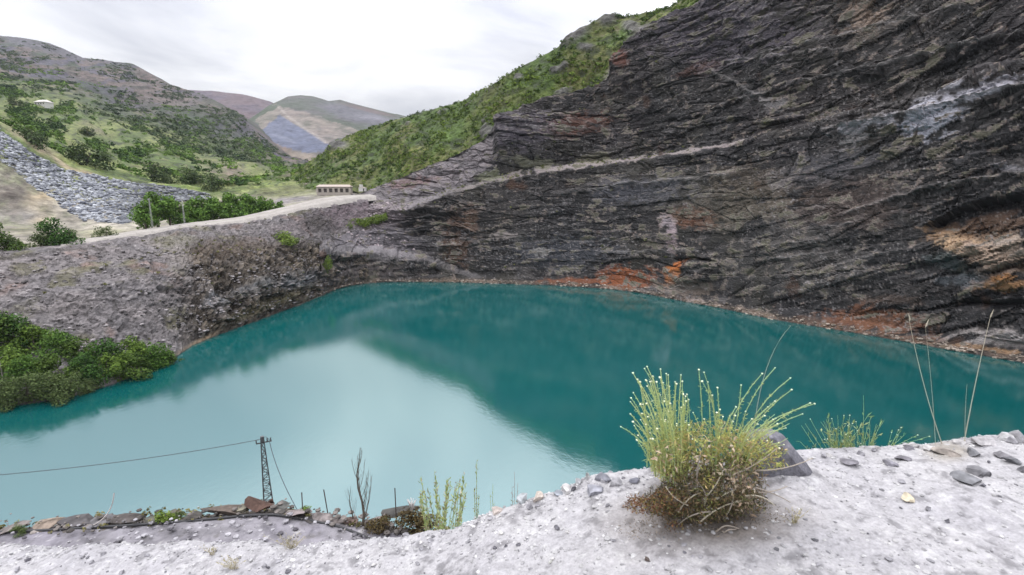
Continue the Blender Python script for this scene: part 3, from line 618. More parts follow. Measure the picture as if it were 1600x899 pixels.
Pt[..., 2] += (0.8 * fbm(Pt / 6, 4, seed=705) - 0.8) * sst(rt, 134, 150)
kt = np.clip(0.5 + 0.9 * fbm(Pt / 2.0, 4, seed=711), 0, 1); kt2 = fbm(Pt / 0.4, 3, 0.6, seed=713)
Ct = np.array((0.23, 0.215, 0.25)) * (1 - kt[..., None]) + np.array((0.29, 0.275, 0.30)) * kt[..., None]
Ct = mix3(Ct, (0.16, 0.15, 0.15), 0.7 * sst(kt2, 0.3, 0.6)); Ct = mix3(Ct, (0.6, 0.58, 0.58), 0.6 * sst(-kt2, 0.35, 0.6))
Ct = mix3(Ct, (0.14, 0.115, 0.09), np.clip(sst(rt, 116, 124) * (0.5 + kt), 0, 0.9))
structure(mesh_from("terrace", Pt, grid_faces(*Pt.shape[:2]), m_earth, True, Ct * 0.6))

# --- the lake
mw, t = M("lake_water")
tcw = nd(t, "ShaderNodeTexCoord")
def wav(scale, strength, dist, vec, prev=None, det=3.0):
    n = nd(t, "ShaderNodeTexNoise", {"Vector": vec, "Scale": scale, "Detail": det, "Roughness": 0.55})
    b = nd(t, "ShaderNodeBump", {"Height": n.outputs[0], "Strength": strength, "Distance": dist})
    if prev is not None: t.links.new(prev, b.inputs["Normal"])
    return b.outputs[0]
mpw = nd(t, "ShaderNodeMapping", {"Vector": tcw.outputs["Object"], "Scale": (1.0, 0.7, 1.0), "Rotation": (0, 0, 0.5)})
b_a = wav(0.9, 0.11, 0.10, mpw.outputs[0]); b_b = wav(4.0, 0.26, 0.025, mpw.outputs[0], b_a)
nw = nd(t, "ShaderNodeTexNoise", {"Vector": tcw.outputs["Object"], "Scale": 0.012, "Detail": 3.0})
cw = nd(t, "ShaderNodeMix", {0: nw.outputs[0], 6: (0.0015, 0.056, 0.058, 1), 7: (0.002, 0.074, 0.074, 1)}, data_type='RGBA')
nr_ = nd(t, "ShaderNodeTexNoise", {"Vector": mpw.outputs[0], "Scale": 0.02, "Detail": 4.0}); rr_ = nd(t, "ShaderNodeMapRange", {"Value": nr_.outputs[0], "From Min": 0.35, "From Max": 0.65, "To Min": 0.015, "To Max": 0.07})
pw = nd(t, "ShaderNodeBsdfPrincipled", {"Base Color": cw.outputs[2], "Roughness": rr_.outputs[0], "IOR": 3.15, "Specular IOR Level": 0.5, "Specular Tint": (0.84, 0.97, 1.0, 1), "Normal": b_b})
nd(t, "ShaderNodeOutputMaterial", {"Surface": pw.outputs[0]})
wv = np.array([(-260, 50, 0), (230, 50, 0), (230, 330, 0), (-260, 330, 0)], float)
structure(mesh_from("lake", wv, [(0, 1, 2, 3)], mw))
# ------------------------------------------------------------------ vegetation builders
def leaf_cloud(n, blobs, size, r, aspect=1.0, shell=0.7, up=0.35):
    """n leaf sprays (bent quads) spread through the outer part of several round lobes"""
    B = np.array(blobs, float); w = B[:, 3] ** 2; idx = r.choice(len(B), n, p=w / w.sum())
    d = r.normal(size=(n, 3)); d /= np.linalg.norm(d, axis=1, keepdims=True)
    rad = B[idx, 3] * (shell + (1 - shell) * r.random(n)) * (0.8 + 0.3 * r.random(n)) * np.where(r.random(n) < 0.14, 1.1 + 0.35 * r.random(n), 1.0)
    sq = B[idx, 4] if B.shape[1] > 4 else 1.0
    P = B[idx, :3] + d * rad[:, None] * np.stack([np.ones(n), np.ones(n), np.ones(n) * sq], -1)
    nr = d + r.normal(size=(n, 3)) * 0.6 + np.array((0, 0, up)); nr /= np.linalg.norm(nr, axis=1, keepdims=True)
    a = np.cross(nr, r.normal(size=(n, 3))); a /= np.linalg.norm(a, axis=1, keepdims=True); b = np.cross(nr, a)
    s = size * (0.55 + 0.9 * r.random(n))[:, None]
    V = np.stack([P - a * s * 0.5, P + b * s * 0.32 * aspect + nr * s * 0.12, P + a * s * 0.5, P - b * s * 0.32 * aspect + nr * s * 0.08], 1)
    F = np.arange(n * 4).reshape(n, 4)
    return V.reshape(-1, 3), F, P
def leaf_cols(P, n, c0, c1, r, seed, sc):
    k = np.clip(0.5 + 0.8 * fbm(P / sc, 3, seed=seed) + 0.35 * r.normal(size=n), 0, 1)[:, None]
    c = np.array(c0) * (1 - k) + np.array(c1) * k
    return np.repeat(c, 4, axis=0)
def tube(pts, rad, k=5):
    pts = np.array(pts, float); n = len(pts); rad = np.broadcast_to(np.array(rad, float), (n,))
    T = np.gradient(pts, axis=0); T /= np.linalg.norm(T, axis=1, keepdims=True) + 1e-9
    ref = np.where(np.abs(T[:, 2:3]) > 0.9, np.array([[1.0, 0, 0]]), np.array([[0, 0, 1.0]]))
    A = np.cross(T, ref); A /= np.linalg.norm(A, axis=1, keepdims=True) + 1e-9; B = np.cross(T, A)
    an = np.arange(k) * 2 * pi / k
    V = pts[:, None] + rad[:, None, None] * (A[:, None] * np.cos(an)[None, :, None] + B[:, None] * np.sin(an)[None, :, None])
    i = np.arange(n * k).reshape(n, k); j = np.roll(i, -1, 1)
    F = np.stack([i[:-1], j[:-1], j[1:], i[1:]], -1).reshape(-1, 4)
    return V.reshape(-1, 3), F
def join(parts_):
    Vs, Fs, o = [], [], 0
    for V, F in parts_:
        Vs.append(V); Fs.append(np.asarray(F) + o); o += len(V)
    return np.concatenate(Vs), np.concatenate(Fs)
def bez(a, b, c, n=6):
    t = np.linspace(0, 1, n)[:, None]; return (1 - t) ** 2 * np.array(a) + 2 * t * (1 - t) * np.array(b) + t * t * np.array(c)
def tree_proto(seed, h, w, n, leaf, c0, c1, low=0.15, lobes=9):
    r = np.random.default_rng(seed); bl = []
    for k in range(lobes):
        an = r.random() * 2 * pi; f = (k + 0.5) / lobes
        z = h * (low + 0.16 + (0.70 - low) * f); q = w * 0.5 * (0.78 - 0.5 * f) * (0.5 + r.random())
        bl.append((q * cos(an), q * sin(an), z, w * (0.27 - 0.10 * f) * (0.55 + 0.8 * r.random()), 0.85))
    V, F, P = leaf_cloud(n, bl, leaf, r)
    crown = mesh_from("crown", V, F, m_leaf, False, 0.85 * leaf_cols(P, n, c0, c1, r, seed * 3.1, w * 0.22), link=False)
    tp = [tube([(0, 0, -0.6), (0.02 * w, 0, h * 0.25), (0.05 * w * r.normal(), 0.04 * w, h * 0.5), (0, 0, h * 0.8)], [h * 0.03, h * 0.024, h * 0.016, h * 0.006], 6)]
    for b in bl[:5]:
        s0 = np.array((0.01 * w, 0, h * (0.15 + 0.2 * r.random()))); e = np.array(b[:3])
        tp.append(tube(bez(s0, (s0 + e) / 2 + np.array((0, 0, -0.05 * h)), e, 4), [h * 0.013, h * 0.01, h * 0.007, h * 0.004], 4))
    return crown, mesh_from("trunk", *join(tp), m_bark, link=False)
def put_tree(name, proto, loc, s, rz, label, cat, group=None, sz=1.0):
    t = thing(name, loc, label, cat, group, rz); t.scale = (s, s, s * sz)
    part("trunk", proto[1], t); part("crown", proto[0], t)
    return t
def drop(P, pxg, pyg, qx, qy):       # the surface point seen nearest to a place in the photograph
    d = (pxg - qx) ** 2 + (pyg - qy) ** 2; k = np.argmin(d); return P.reshape(-1, 3)[k]
def drop_xy(P, x, y):
    d = (P[..., 0] - x) ** 2 + (P[..., 1] - y) ** 2; return P.reshape(-1, 3)[np.argmin(d)]
ORD = "first second third fourth fifth sixth seventh eighth ninth tenth eleventh twelfth thirteenth fourteenth fifteenth sixteenth seventeenth eighteenth nineteenth twentieth".split()

# --- thicket on the left shore
G0, G1 = (0.028, 0.065, 0.014), (0.15, 0.26, 0.05)
GP = [(G0, (0.12, 0.215, 0.045)), ((0.026, 0.052, 0.014), (0.115, 0.18, 0.04)), ((0.020, 0.05, 0.015), (0.085, 0.17, 0.04)), ((0.03, 0.06, 0.014), (0.15, 0.23, 0.045))]
bush = [tree_proto(900 + k, 1.0, 1.15, 2600, 0.062 + 0.008 * (k % 2), *GP[k], low=-0.05, lobes=14) for k in range(4)]
bush_g = [tree_proto(930 + k, 1.0, 1.2, 2600, 0.06, (0.055, 0.08, 0.03), (0.135, 0.18, 0.068), low=-0.05, lobes=12) for k in range(2)]
pxb2, pyb2 = proj(Pb)
th = [(-45, 552, 62, 0), (-8, 548, 64, 1), (22, 544, 60, 2), (58, 553, 54, 3), (92, 556, 46, 0), (128, 564, 42, 1), (165, 566, 42, 2), (205, 570, 48, 3), (240, 572, 42, 0), (264, 569, 24, 1),
      (-25, 592, 58, 2), (15, 590, 52, 3), (55, 596, 52, 0), (95, 596, 50, 1), (135, 592, 46, 2), (172, 592, 44, 3), (212, 590, 44, 1), (248, 577, 30, 2),
      (-35, 640, 54, 5), (8, 633, 46, 4), (45, 629, 52, 5), (82, 626, 52, 4), (115, 618, 40, 5), (140, 611, 24, 4)]
lab_th = {9: "small low green bush at the lakeward tip of the shore thicket", 8: "round dark green bush second from the lakeward tip of the thicket",
          18: "grey-green willow bush at the water's edge cut by the left picture edge", 19: "low olive bush at the water's edge near the left picture edge",
          20: "large grey-green willow dome at the water's edge in front of the thicket", 21: "round grey-green willow right of the large willow dome at the waterline",
          22: "low reddish-olive bush at the waterline right of the grey-green willows", 23: "small yellowish bush on the stony shore below the thicket"}
for k, (qx, qy, hp, pr) in enumerate(th):
    b = drop(Pb, pxb2, pyb2, qx, qy); s = hp * b[1] / FPX * 1.08
    put_tree("shore_bush", (bush + bush_g)[pr], b + np.array((0, 0, -0.3)), s, rng.random() * 6, lab_th.get(k, "leafy green bush, %s from the left in the %s row of the shore thicket" % (ORD[k if k < 10 else k - 10], "back" if k < 10 else "middle")), "bush",
             "bushes of the lakeshore thicket", 0.95)
b = drop(Pb, pxb2, pyb2, 27, 592)
dt = thing("bare_tree", b + np.array((0, -3.5, 0)), "thin bare grey dead trunk standing in the left shore thicket", "dead tree")
hh = 8.5
part("trunk", mesh_from("trunk", *tube([(0, 0, -0.5), (0.1, 0, hh * 0.5), (-0.1, 0, hh)], [0.16, 0.12, 0.03], 6), surf_mat("dead_wood", (2.0,), (), flat=(0.24, 0.22, 0.2)), link=False), dt)
for k in range(5):
    z0 = hh * (0.45 + 0.1 * k); an = k * 2.2
    part("branch", mesh_from("branch", *tube([(0, 0, z0), (0.5 * cos(an), 0.5 * sin(an), z0 + 0.5), (1.1 * cos(an), 1.1 * sin(an), z0 + 0.8)], [0.05, 0.035, 0.015], 4), bpy.data.materials["dead_wood"], link=False), dt)

# --- row of trees behind the gravel road
rowp = [tree_proto(950 + k, 1.0, 0.8, 1500, 0.075, (0.05, 0.105, 0.022), (0.17, 0.29, 0.06), low=0.0, lobes=10) for k in range(4)]
rt_ = [(228, 352, 40), (248, 352, 52), (266, 352, 44), (284, 351, 38), (303, 351, 40), (318, 350, 46), (335, 349, 40), (352, 348, 44), (368, 346, 42), (384, 344, 42), (398, 342, 36), (412, 339, 32), (426, 335, 24), (440, 331, 17)]
for k, (qx, qy, hp) in enumerate(rt_):
    Y = np.interp(qx, [220, 300, 450], [229, 257, 300]); p = W(qx, qy + 4, Y)
    put_tree("roadside_tree", rowp[k % 4], p, (hp + 6) * Y / FPX, rng.random() * 6, "green roadside tree, %s from the left in the row behind the gravel road" % ORD[k], "tree", "trees in a row behind the gravel road", 0.95 + 0.1 * rng.random())
for (qx, qy, hp, pr, lab) in ((-4, 392, 46, 1, "bushy green tree cut by the left picture edge behind the bank crest"), (22, 390, 22, 0, "small light green bush beside the left edge tree on the bank crest"),
                              (85, 386, 46, 2, "rounded grey-green tree on the bank crest left of the tan ramp"), (112, 384, 24, 3, "low yellow-green bush at the right foot of the rounded crest tree"),
                              (66, 388, 26, 0, "small green bush at the left foot of the rounded crest tree"), (168, 374, 20, 1, "small light green bush on the bank crest left of the road")):
    Y = np.interp(qx, [0, 100, 200], [179, 196, 215]); p = W(qx, qy + 3, Y)
    put_tree("crest_bush", bush[pr] if hp > 30 else bush_g[pr % 2], p, (hp + 4) * Y / FPX, rng.random() * 6, lab, "bush", "bushes on the bank crest")
# single bushes one can pick out on slopes
dk = [tree_proto(980 + k, 1.0, 1.5, 1100, 0.10, (0.03, 0.05, 0.022), (0.085, 0.12, 0.048), low=-0.1, lobes=8) for k in range(2)]
lg = [tree_proto(985 + k, 1.0, 1.5, 1100, 0.10, (0.10, 0.15, 0.03), (0.22, 0.30, 0.06), low=-0.1, lobes=8) for k in range(2)]
pxv, pyv = proj(Pv); pxh, pyh = proj(Ph); pxc, pyc = proj(Pc)
for (S, a, b_, qx, qy, wp, pr, lab) in ((Pv, pxv, pyv, 136, 213, 24, dk[0], "round dark bush alone on the pale grassy slope at left"), (Pv, pxv, pyv, 55, 232, 50, dk[1], "long dark bush above the upper end of the grey boulder heap"),
        (Pv, pxv, pyv, 95, 246, 46, dk[0], "broad dark bush above the middle of the grey boulder heap"), (Pv, pxv, pyv, 138, 258, 52, dk[1], "wide dark bush right of the broad one above the boulder heap"),
        (Pv, pxv, pyv, 168, 252, 22, dk[0], "small dark bush at the right end of the dark bushes above the heap"), (Pv, pxv, pyv, 25, 165, 20, dk[1], "dark bush left of the white hillside house"),
        (Pv, pxv, pyv, 240, 284, 48, dk[0], "dark green bush above the lower tip of the boulder heap"), (Pv, pxv, pyv, 300, 287, 40, dk[1], "grey-green bush between the boulder heap tip and the tan slope"),
        (Pv, pxv, pyv, 405, 285, 34, dk[0], "dark green tree clump in the gully behind the roadside trees"), (Pv, pxv, pyv, 335, 296, 40, dk[1], "dull green bush just above the roadside tree row"),
        (Pc, pxc, pyc, 448, 376, 44, lg[0], "yellow-green bush on the brown rock below the road"), (Pb, pxb2, pyb2, 450, 378, 46, lg[1], "yellow-green mound bush on the rocky bank below the road bend"),
        (Pc, pxc, pyc, 572, 352, 22, lg[0], "bright green shrub at the middle of the strip below the low building"), (Pc, pxc, pyc, 548, 356, 24, lg[1], "bright green shrub at the left end of the strip below the low building"),
        (Pc, pxc, pyc, 594, 347, 22, lg[0], "bright green shrub at the right end of the strip below the low building"), (Pc, pxc, pyc, 560, 354, 24, lg[0], "bright green shrub between the left end and the middle of the green strip"), (Pc, pxc, pyc, 583, 350, 24, lg[1], "bright green shrub between the middle and the right end of the green strip"), (Pc, pxc, pyc, 604, 342, 18, lg[1], "small bright green shrub beyond the right end of the green strip"),
        (Pc, pxc, pyc, 512, 425, 16, lg[1], "thin green reeds hanging in the rock corner by the water")):
    if S is Pc and qx < 500: continue
    p = drop(S, a, b_, qx, qy)
    put_tree("slope_bush", pr, p + np.array((0, -0.5, -0.5)), wp * p[1] / FPX / 1.35, rng.random() * 6, lab, "bush", None, 2.2 if "reeds" in lab else 0.5 if "mound" in lab else 0.85)

# --- scrub nobody could count, on the two green slopes
def clump(seed, n):
    r = np.random.default_rng(seed); V, F, P = leaf_cloud(n, [(0, 0, 0.25, 0.42, 0.8), (0.25, 0.1, 0.2, 0.3, 0.8), (-0.2, 0.2, 0.22, 0.3, 0.8), (0.0, -0.25, 0.2, 0.3, 0.8)], 0.36, r, shell=0.8, up=0.6)
    return V, F
CL = [clump(1000 + k, 22) for k in range(5)]
def scatter(P, mask, n, smin, smax, c0, c1, r, templates, flat=1.0, sink=0.1, seed=0, sc=30):
    du = np.gradient(P, axis=1); dv = np.gradient(P, axis=0); ar = np.linalg.norm(np.cross(du, dv), axis=-1)
    w = (ar * mask).ravel(); idx = r.choice(len(w), n, p=w / w.sum()); base = P.reshape(-1, 3)[idx] + r.normal(size=(n, 3)) * 0.2
    kk = np.clip(0.5 + 0.9 * fbm(base / sc, 3, seed=seed) + 0.3 * r.normal(size=n), 0, 1)[:, None]
    col = np.array(c0) * (1 - kk) + np.array(c1) * kk
    size = smin + (smax - smin) * r.random(n) ** 2.5; an = r.random(n) * 2 * pi; which = r.integers(0, len(templates), n)
    Vs, Fs, Cs, o = [], [], [], 0
    for k, (V, F) in enumerate(templates):
        s = np.where(which == k)[0]; m = len(s)
        if not m: continue
        ca, sa = np.cos(an[s])[:, None], np.sin(an[s])[:, None]
        X = V[None, :, 0] * ca - V[None, :, 1] * sa; Y = V[None, :, 0] * sa + V[None, :, 1] * ca; Z = np.broadcast_to(V[None, :, 2] * flat - sink, X.shape)
        Vs.append((np.stack([X, Y, Z], -1) * size[s][:, None, None] + base[s][:, None]).reshape(-1, 3))
        Fs.append((F[None] + (np.arange(m) * len(V))[:, None, None]).reshape(-1, F.shape[1]) + o); o += m * len(V)
        cc = np.repeat(col[s][:, None], len(V), 1) * (0.75 + 0.5 * r.random((m, len(V), 1))); Cs.append(cc.reshape(-1, 3))
    return np.concatenate(Vs), np.concatenate(Fs), np.concatenate(Cs)
r2 = np.random.default_rng(5)
rowh = np.arange(Ph.shape[0])[:, None]
mh = (rowh > 2) * (rowh < 165) * (pxh < 1130) * (pyh > -40) * (1 - np.clip(1.3 * crag + 1.2 * scr, 0, 1)) * (0.25 + sst(fbm(Ph / 18, 3, seed=801), -0.2, 0.4))
V, F, C_ = scatter(Ph, mh, 6500, 0.9, 4.2, (0.038, 0.07, 0.018), (0.15, 0.21, 0.042), r2, CL, seed=3, sc=24)
stuff(mesh_from("scrub", V, F, m_leaf, False, C_), "low green scrub covering the steep hillside above the quarry cliff", "scrub")
mv = (rowv > 128) * (rowv < 345) * np.interp(rowv, [128, 180, 240, 345], [1.3, 1.2, 0.5, 0.2]) * (pxv > -60) * (pxv < 520) * (0.05 + sst(fbm(q * 1.2, 3, seed=805), 0.0, 0.25))
V, F, C_ = scatter(Pv, mv, 6000, 1.2, 9.0, (0.028, 0.056, 0.018), (0.12, 0.20, 0.035), r2, CL, seed=13, sc=60)
mf = (rowv > 225) * (rowv < 440) * (pxv > -60) * (pxv < 520) * (0.05 + sst(fbm(q * 0.8, 3, seed=815), -0.05, 0.25)) * np.interp(rowv, [225, 330, 440], [1, 1, 0.35])
V2, F2, C2 = scatter(Pv, mf, 4500, 3.0, 13.0, (0.024, 0.044, 0.022), (0.075, 0.105, 0.04), r2, CL, flat=0.8, seed=19, sc=120)
stuff(mesh_from("mountain_scrub", V2, F2, m_leaf, False, C2), "dark green scrub dotted over the distant mountainside at left", "scrub")
stuff(mesh_from("valley_scrub", V, F, m_leaf, False, C_), "green scrub and small trees on the valley slope at left", "scrub")
mb = (pyb2 > 372) * (pyb2 < 400) * (pxb2 > 230) * (pxb2 < 500) + 0.15 * (pxb2 > 0) * (pxb2 < 520) * (Pb[..., 2] > 3)
V, F, C_ = scatter(Pb, mb.astype(float), 420, 0.4, 1.6, (0.07, 0.07, 0.025), (0.15, 0.15, 0.055), r2, CL, seed=23)
stuff(mesh_from("bank_weeds", V, F, m_leaf, False, C_), "sparse olive weeds dotted over the grey lakeside bank", "weeds")
ml = np.exp(-((pyc - np.interp(pxc, us, proj(c4)[1]) + 5) / 6.0) ** 2) * (pxc > 650) * (pxc < 1100) + 0.03 * (pxc > 560) * (pxc < 1300) * (pyc < 440) + 0.8 * (pyc < 290) * (pxc < 650)
V, F, C_ = scatter(Pc, ml, 500, 0.5, 2.0, (0.06, 0.07, 0.025), (0.16, 0.17, 0.06), r2, CL, seed=33)
stuff(mesh_from("ledge_weeds", V, F, m_leaf, False, C_), "tufts of weeds along the diagonal ledge of the dark cliff", "weeds")

# --- rocks
def ico(sub):
    import bmesh
    bm = bmesh.new(); bmesh.ops.create_icosphere(bm, subdivisions=sub, radius=1.0)
    V = np.array([v.co[:] for v in bm.verts]); F = np.array([[v.index for v in f.verts] for f in bm.faces]); bm.free(); return V, F
I1, I2, I3 = ico(1), ico(2), ico(3)
def rock(seed, base=I3, planes=11, rough=0.05, lo=0.55, hi=0.95):
    r = np.random.default_rng(seed); V = base[0].copy()
    for k in range(planes):
        n = r.normal(size=3); n /= np.linalg.norm(n); d = lo + (hi - lo) * r.random()
        e = V @ n - d; V = V - np.where(e > 0, e, 0)[:, None] * n
    V = V * (1 + rough * fbm(V * 2.5, 3, seed=seed * 1.7))[:, None]
    return V / np.abs(V).max(0), base[1]
RT = [rock(2000 + k, I1, 5, 0.12) for k in range(8)]
PXV = np.clip(poly(pxv + 5 * fbm(Pv / 6, 2, seed=41), pyv, [(-60, 165), (0, 203), (50, 240), (95, 265), (150, 274), (200, 284), (260, 291), (325, 303), (330, 312), (230, 318), (222, 346), (190, 350), (130, 345), (70, 305), (0, 250), (-60, 215)]), 0, 1) * (rowv < 150) * (rowv > 4)
V, F, C_ = scatter(Pv, PXV, 7500, 0.35, 1.7, (0.075, 0.08, 0.10), (0.31, 0.32, 0.345), r2, RT, flat=0.7, sink=0.1, seed=43, sc=4)
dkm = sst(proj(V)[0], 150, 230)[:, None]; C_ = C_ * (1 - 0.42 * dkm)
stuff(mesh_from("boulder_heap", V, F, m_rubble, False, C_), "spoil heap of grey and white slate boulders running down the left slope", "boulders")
mrub = np.clip(blob(pxc, pyc, 550, 335, 90, 22, 0.4, -6) * (pxc > 470) + 0.5 * blob(pxc, pyc, 585, 375, 70, 12, 0.5, 8), 0, 1)
V, F, C_ = scatter(Pc, mrub, 1100, 0.25, 1.1, (0.13, 0.11, 0.12), (0.34, 0.29, 0.30), r2, RT, flat=0.75, sink=0.0, seed=47, sc=6)
stuff(mesh_from("slope_rubble", V, F, m_rubble, False, C_), "pinkish grey rubble on the slope below the gravel road", "rubble")
mrb = np.clip((Pb[..., 2] > 1) * (pyb2 > 392) * (0.15 + sst(fbm(Pb / 5, 3, seed=49), 0.0, 0.4)), 0, 1) * (pxb2 > -30)
V, F, C_ = scatter(Pb, mrb, 3200, 0.15, 0.8, (0.055, 0.05, 0.05), (0.23, 0.21, 0.215), r2, RT, flat=0.6, sink=0.0, seed=51, sc=5)
stuff(mesh_from("bank_rubble", V, F, m_rubble, False, C_), "loose grey slate rubble strewn over the lakeside bank", "rubble")
msh = np.exp(-((Pc[..., 2] - 0.8) / 0.9) ** 2) * (pxc < 1660)
V, F, C_ = scatter(Pc, msh, 900, 0.2, 0.9, (0.10, 0.085, 0.07), (0.30, 0.25, 0.21), r2, RT, flat=0.6, sink=0.0, seed=53, sc=5)
stuff(mesh_from("shore_rubble", V, F, m_rubble, False, C_), "broken stones along the waterline at the foot of the cliff", "rubble")

# ------------------------------------------------------------------ buildings and poles
def box(x0, x1, y0, y1, z0, z1):
    V = np.array([(x, y, z) for z in (z0, z1) for y in (y0, y1) for x in (x0, x1)], float)
    return V, np.array([(0, 2, 3, 1), (4, 5, 7, 6), (0, 1, 5, 4), (2, 6, 7, 3), (0, 4, 6, 2), (1, 3, 7, 5)])
def flatm(name, col, rough=0.8, noise=(2.0,), var=0.12): return surf_mat(name, noise, (), rough=rough, flat=col, var=var)
m_wall = flatm("plaster", (0.33, 0.295, 0.265)); m_white = flatm("white_plaster", (0.5, 0.49, 0.47)); m_roof = flatm("pink_roof", (0.33, 0.275, 0.245)); m_dark = flatm("dark_opening", (0.06, 0.052, 0.05)); m_steel = flatm("weathered_steel", (0.075, 0.08, 0.085), 0.6)
m_conc = flatm("concrete_pole", (0.42, 0.42, 0.41))
Yb = 362.0; p0 = W(496, 304.5, Yb); p1 = W(546, 304.5, Yb); wB = p1[0] - p0[0]; hB = 14.0 * Yb / FPX
bl = thing("arcade_building", (p0[0], Yb, p0[2] - 0.3), "long low building with a row of dark openings and pale pink roof", "building", rz=0.06)
hw = hB + 0.5
for k in range(7):
    x0 = wB * k / 6 - 0.75; part("pillar", mesh_from("pillar", *box(x0, x0 + 1.5, -0.25, 0.35, 1.9, hw * 0.66), m_wall, link=False), bl)
part("wall", mesh_from("wall", *join([box(-0.3, wB + 0.3, -0.1, 0.3, 0, 1.9), box(-0.3, wB + 0.3, -0.2, 0.3, hw * 0.66, hw * 0.84), box(-0.3, 0.1, 0.3, 7, 0, hw * 0.84), box(wB - 0.1, wB + 0.3, 0.3, 7, 0, hw * 0.84), box(0, wB, 6.7, 7, 0, hw * 0.84)]), m_wall, link=False), bl)
for k in range(6):
    part("window", mesh_from("window", *box(wB * k / 6 + 0.75, wB * (k + 1) / 6 - 0.75, 0.32, 0.42, 1.9, hw * 0.66), m_dark, link=False), bl)
rV = np.array([(-0.8, -0.8, hw * 0.84), (wB + 0.8, -0.8, hw * 0.84), (wB + 0.8, 7.6, hw * 0.84), (-0.8, 7.6, hw * 0.84), (0.8, 3.4, hw * 1.06), (wB - 0.8, 3.4, hw * 1.06)])
part("roof", mesh_from("roof", rV, [(0, 1, 5, 4), (1, 2, 5), (2, 3, 4, 5), (3, 0, 4), (0, 3, 2, 1)], m_roof, link=False), bl)
p = W(565, 298, 357.0)
hut = thing("white_hut", (p[0], p[1], p[2] - 0.6), "small white hut with a raised corner tower right of the long building", "hut")
part("wall", mesh_from("wall", *box(-2.1, 2.6, 0, 3.5, 0, 2.6), m_white, link=False), hut)
part("tower", mesh_from("tower", *box(-1.5, 0.5, 0.2, 2.2, 2.6, 4.7), m_white, link=False), hut)
part("roof", mesh_from("roof", np.array([(-2.3, -.2, 2.6), (2.8, -.2, 2.6), (2.8, 3.7, 2.6), (-2.3, 3.7, 2.6), (0.3, 1.7, 3.3)]), [(0, 1, 4), (1, 2, 4), (2, 3, 4), (3, 0, 4), (3, 2, 1, 0)], m_roof, link=False), hut)
part("door", mesh_from("door", *box(1.0, 1.9, -0.05, 0.0, 0, 2.0), m_dark, link=False), hut)
p = drop(Pv, pxv, pyv, 63, 165)
sc1 = p[1] / FPX
hs = thing("hillside_house", p, "white house with pale roof high on the left valley slope", "house", rz=-0.15)
a_, c_ = 9 * sc1, 5 * sc1
part("wall", mesh_from("wall", *box(-a_, a_, 0, 10, -3, c_), m_white, link=False), hs)
part("roof", mesh_from("roof", np.array([(-a_ - .7, -.8, c_), (a_ + .7, -.8, c_), (a_ + .7, 10.8, c_), (-a_ - .7, 10.8, c_), (-a_ * .6, 5, c_ * 1.75), (a_ * .6, 5, c_ * 1.75)]), [(0, 1, 5, 4), (1, 2, 5), (2, 3, 4, 5), (3, 0, 4), (3, 2, 1, 0)], flatm("pale_tiles", (0.5, 0.47, 0.45)), link=False), hs)
for k in range(4):
    x = a_ * (-0.72 + 0.48 * k); part("window", mesh_from("window", *box(x - 0.7, x + 0.7, -0.06, 0.0, c_ * 0.3, c_ * 0.7), m_dark, link=False), hs)
for qx, lab in ((238, "pale lattice power pole at the left end of the roadside trees"), (289, "pale lattice power pole in front of the roadside trees, right of another")):
    Y = np.interp(qx, [200, 290], [217, 241]) + 1; p = W(qx, 353, Y); h = 42 * Y / FPX
    t_ = thing("power_pole", p, lab, "pole", "pale power poles by the road")
    bm_ = []
    for sx in (-1, 1):
        for sy in (-1, 1):
            part("leg", mesh_from("leg", *tube([(0.28 * sx, 0.28 * sy, -0.5), (0.13 * sx, 0.13 * sy, h)], 0.045, 4), m_conc, link=False), t_)
    for k in range(14):
        z0, z1 = h * k / 14, h * (k + 1) / 14; w_ = 0.28 - 0.15 * k / 14; sgn = 1 if k % 2 else -1
        for y_ in (-w_, w_): bm_.append(tube([(-sgn * w_, y_, z0), (sgn * w_, y_, z1)], 0.02, 4))
    part("bracing", mesh_from("bracing", *join(bm_), m_conc, link=False), t_)
    part("crossarm", mesh_from("crossarm", *box(-0.9, 0.9, -0.07, 0.07, h - 0.4, h - 0.25), m_conc, link=False), t_)

# --- steel lattice pylon above the near shore
Yp = 60.0; tp_ = W(409.5, 684, Yp); zb = 6.6; hP = tp_[2] - zb
py_ = thing("lattice_pylon", (tp_[0], Yp, zb), "dark steel lattice pylon rising behind the stony terrace edge, wires at its top", "pylon", rz=0.5)
def hw_(z): return 0.72 - 0.56 * z / hP
for sx in (-1, 1):
    for sy in (-1, 1):
        part("leg", mesh_from("leg", *tube([(sx * hw_(0), sy * hw_(0), -1.5), (sx * hw_(hP), sy * hw_(hP), hP)], [0.085, 0.06], 4), m_steel, link=False), py_)
nb_ = 17
for face in range(4):
    seg = []; c90, s90 = cos(face * pi / 2), sin(face * pi / 2)
    for k in range(nb_):
        z0, z1 = hP * k / nb_, hP * (k + 1) / nb_; w0_, w1_ = hw_(z0), hw_(z1); sg = 1 if k % 2 else -1
        for aa, bb in (((-sg * w0_, w0_, z0), (sg * w1_, w1_, z1)), ((-w1_, w1_, z1), (w1_, w1_, z1))):
            R_ = lambda v: (v[0] * c90 - v[1] * s90, v[0] * s90 + v[1] * c90, v[2])
            seg.append(tube([R_(aa), R_(bb)], 0.045, 4))
    part("bracing", mesh_from("bracing", *join(seg), m_steel, link=False), py_)
part("cap", mesh_from("cap", *box(-0.2, 0.2, -0.2, 0.2, hP - 0.55, hP + 0.15), m_steel, link=False), py_)
part("crossarm", mesh_from("crossarm", *box(-0.75, 1.05, -0.06, 0.06, hP - 0.75, hP - 0.62), m_steel, link=False), py_)
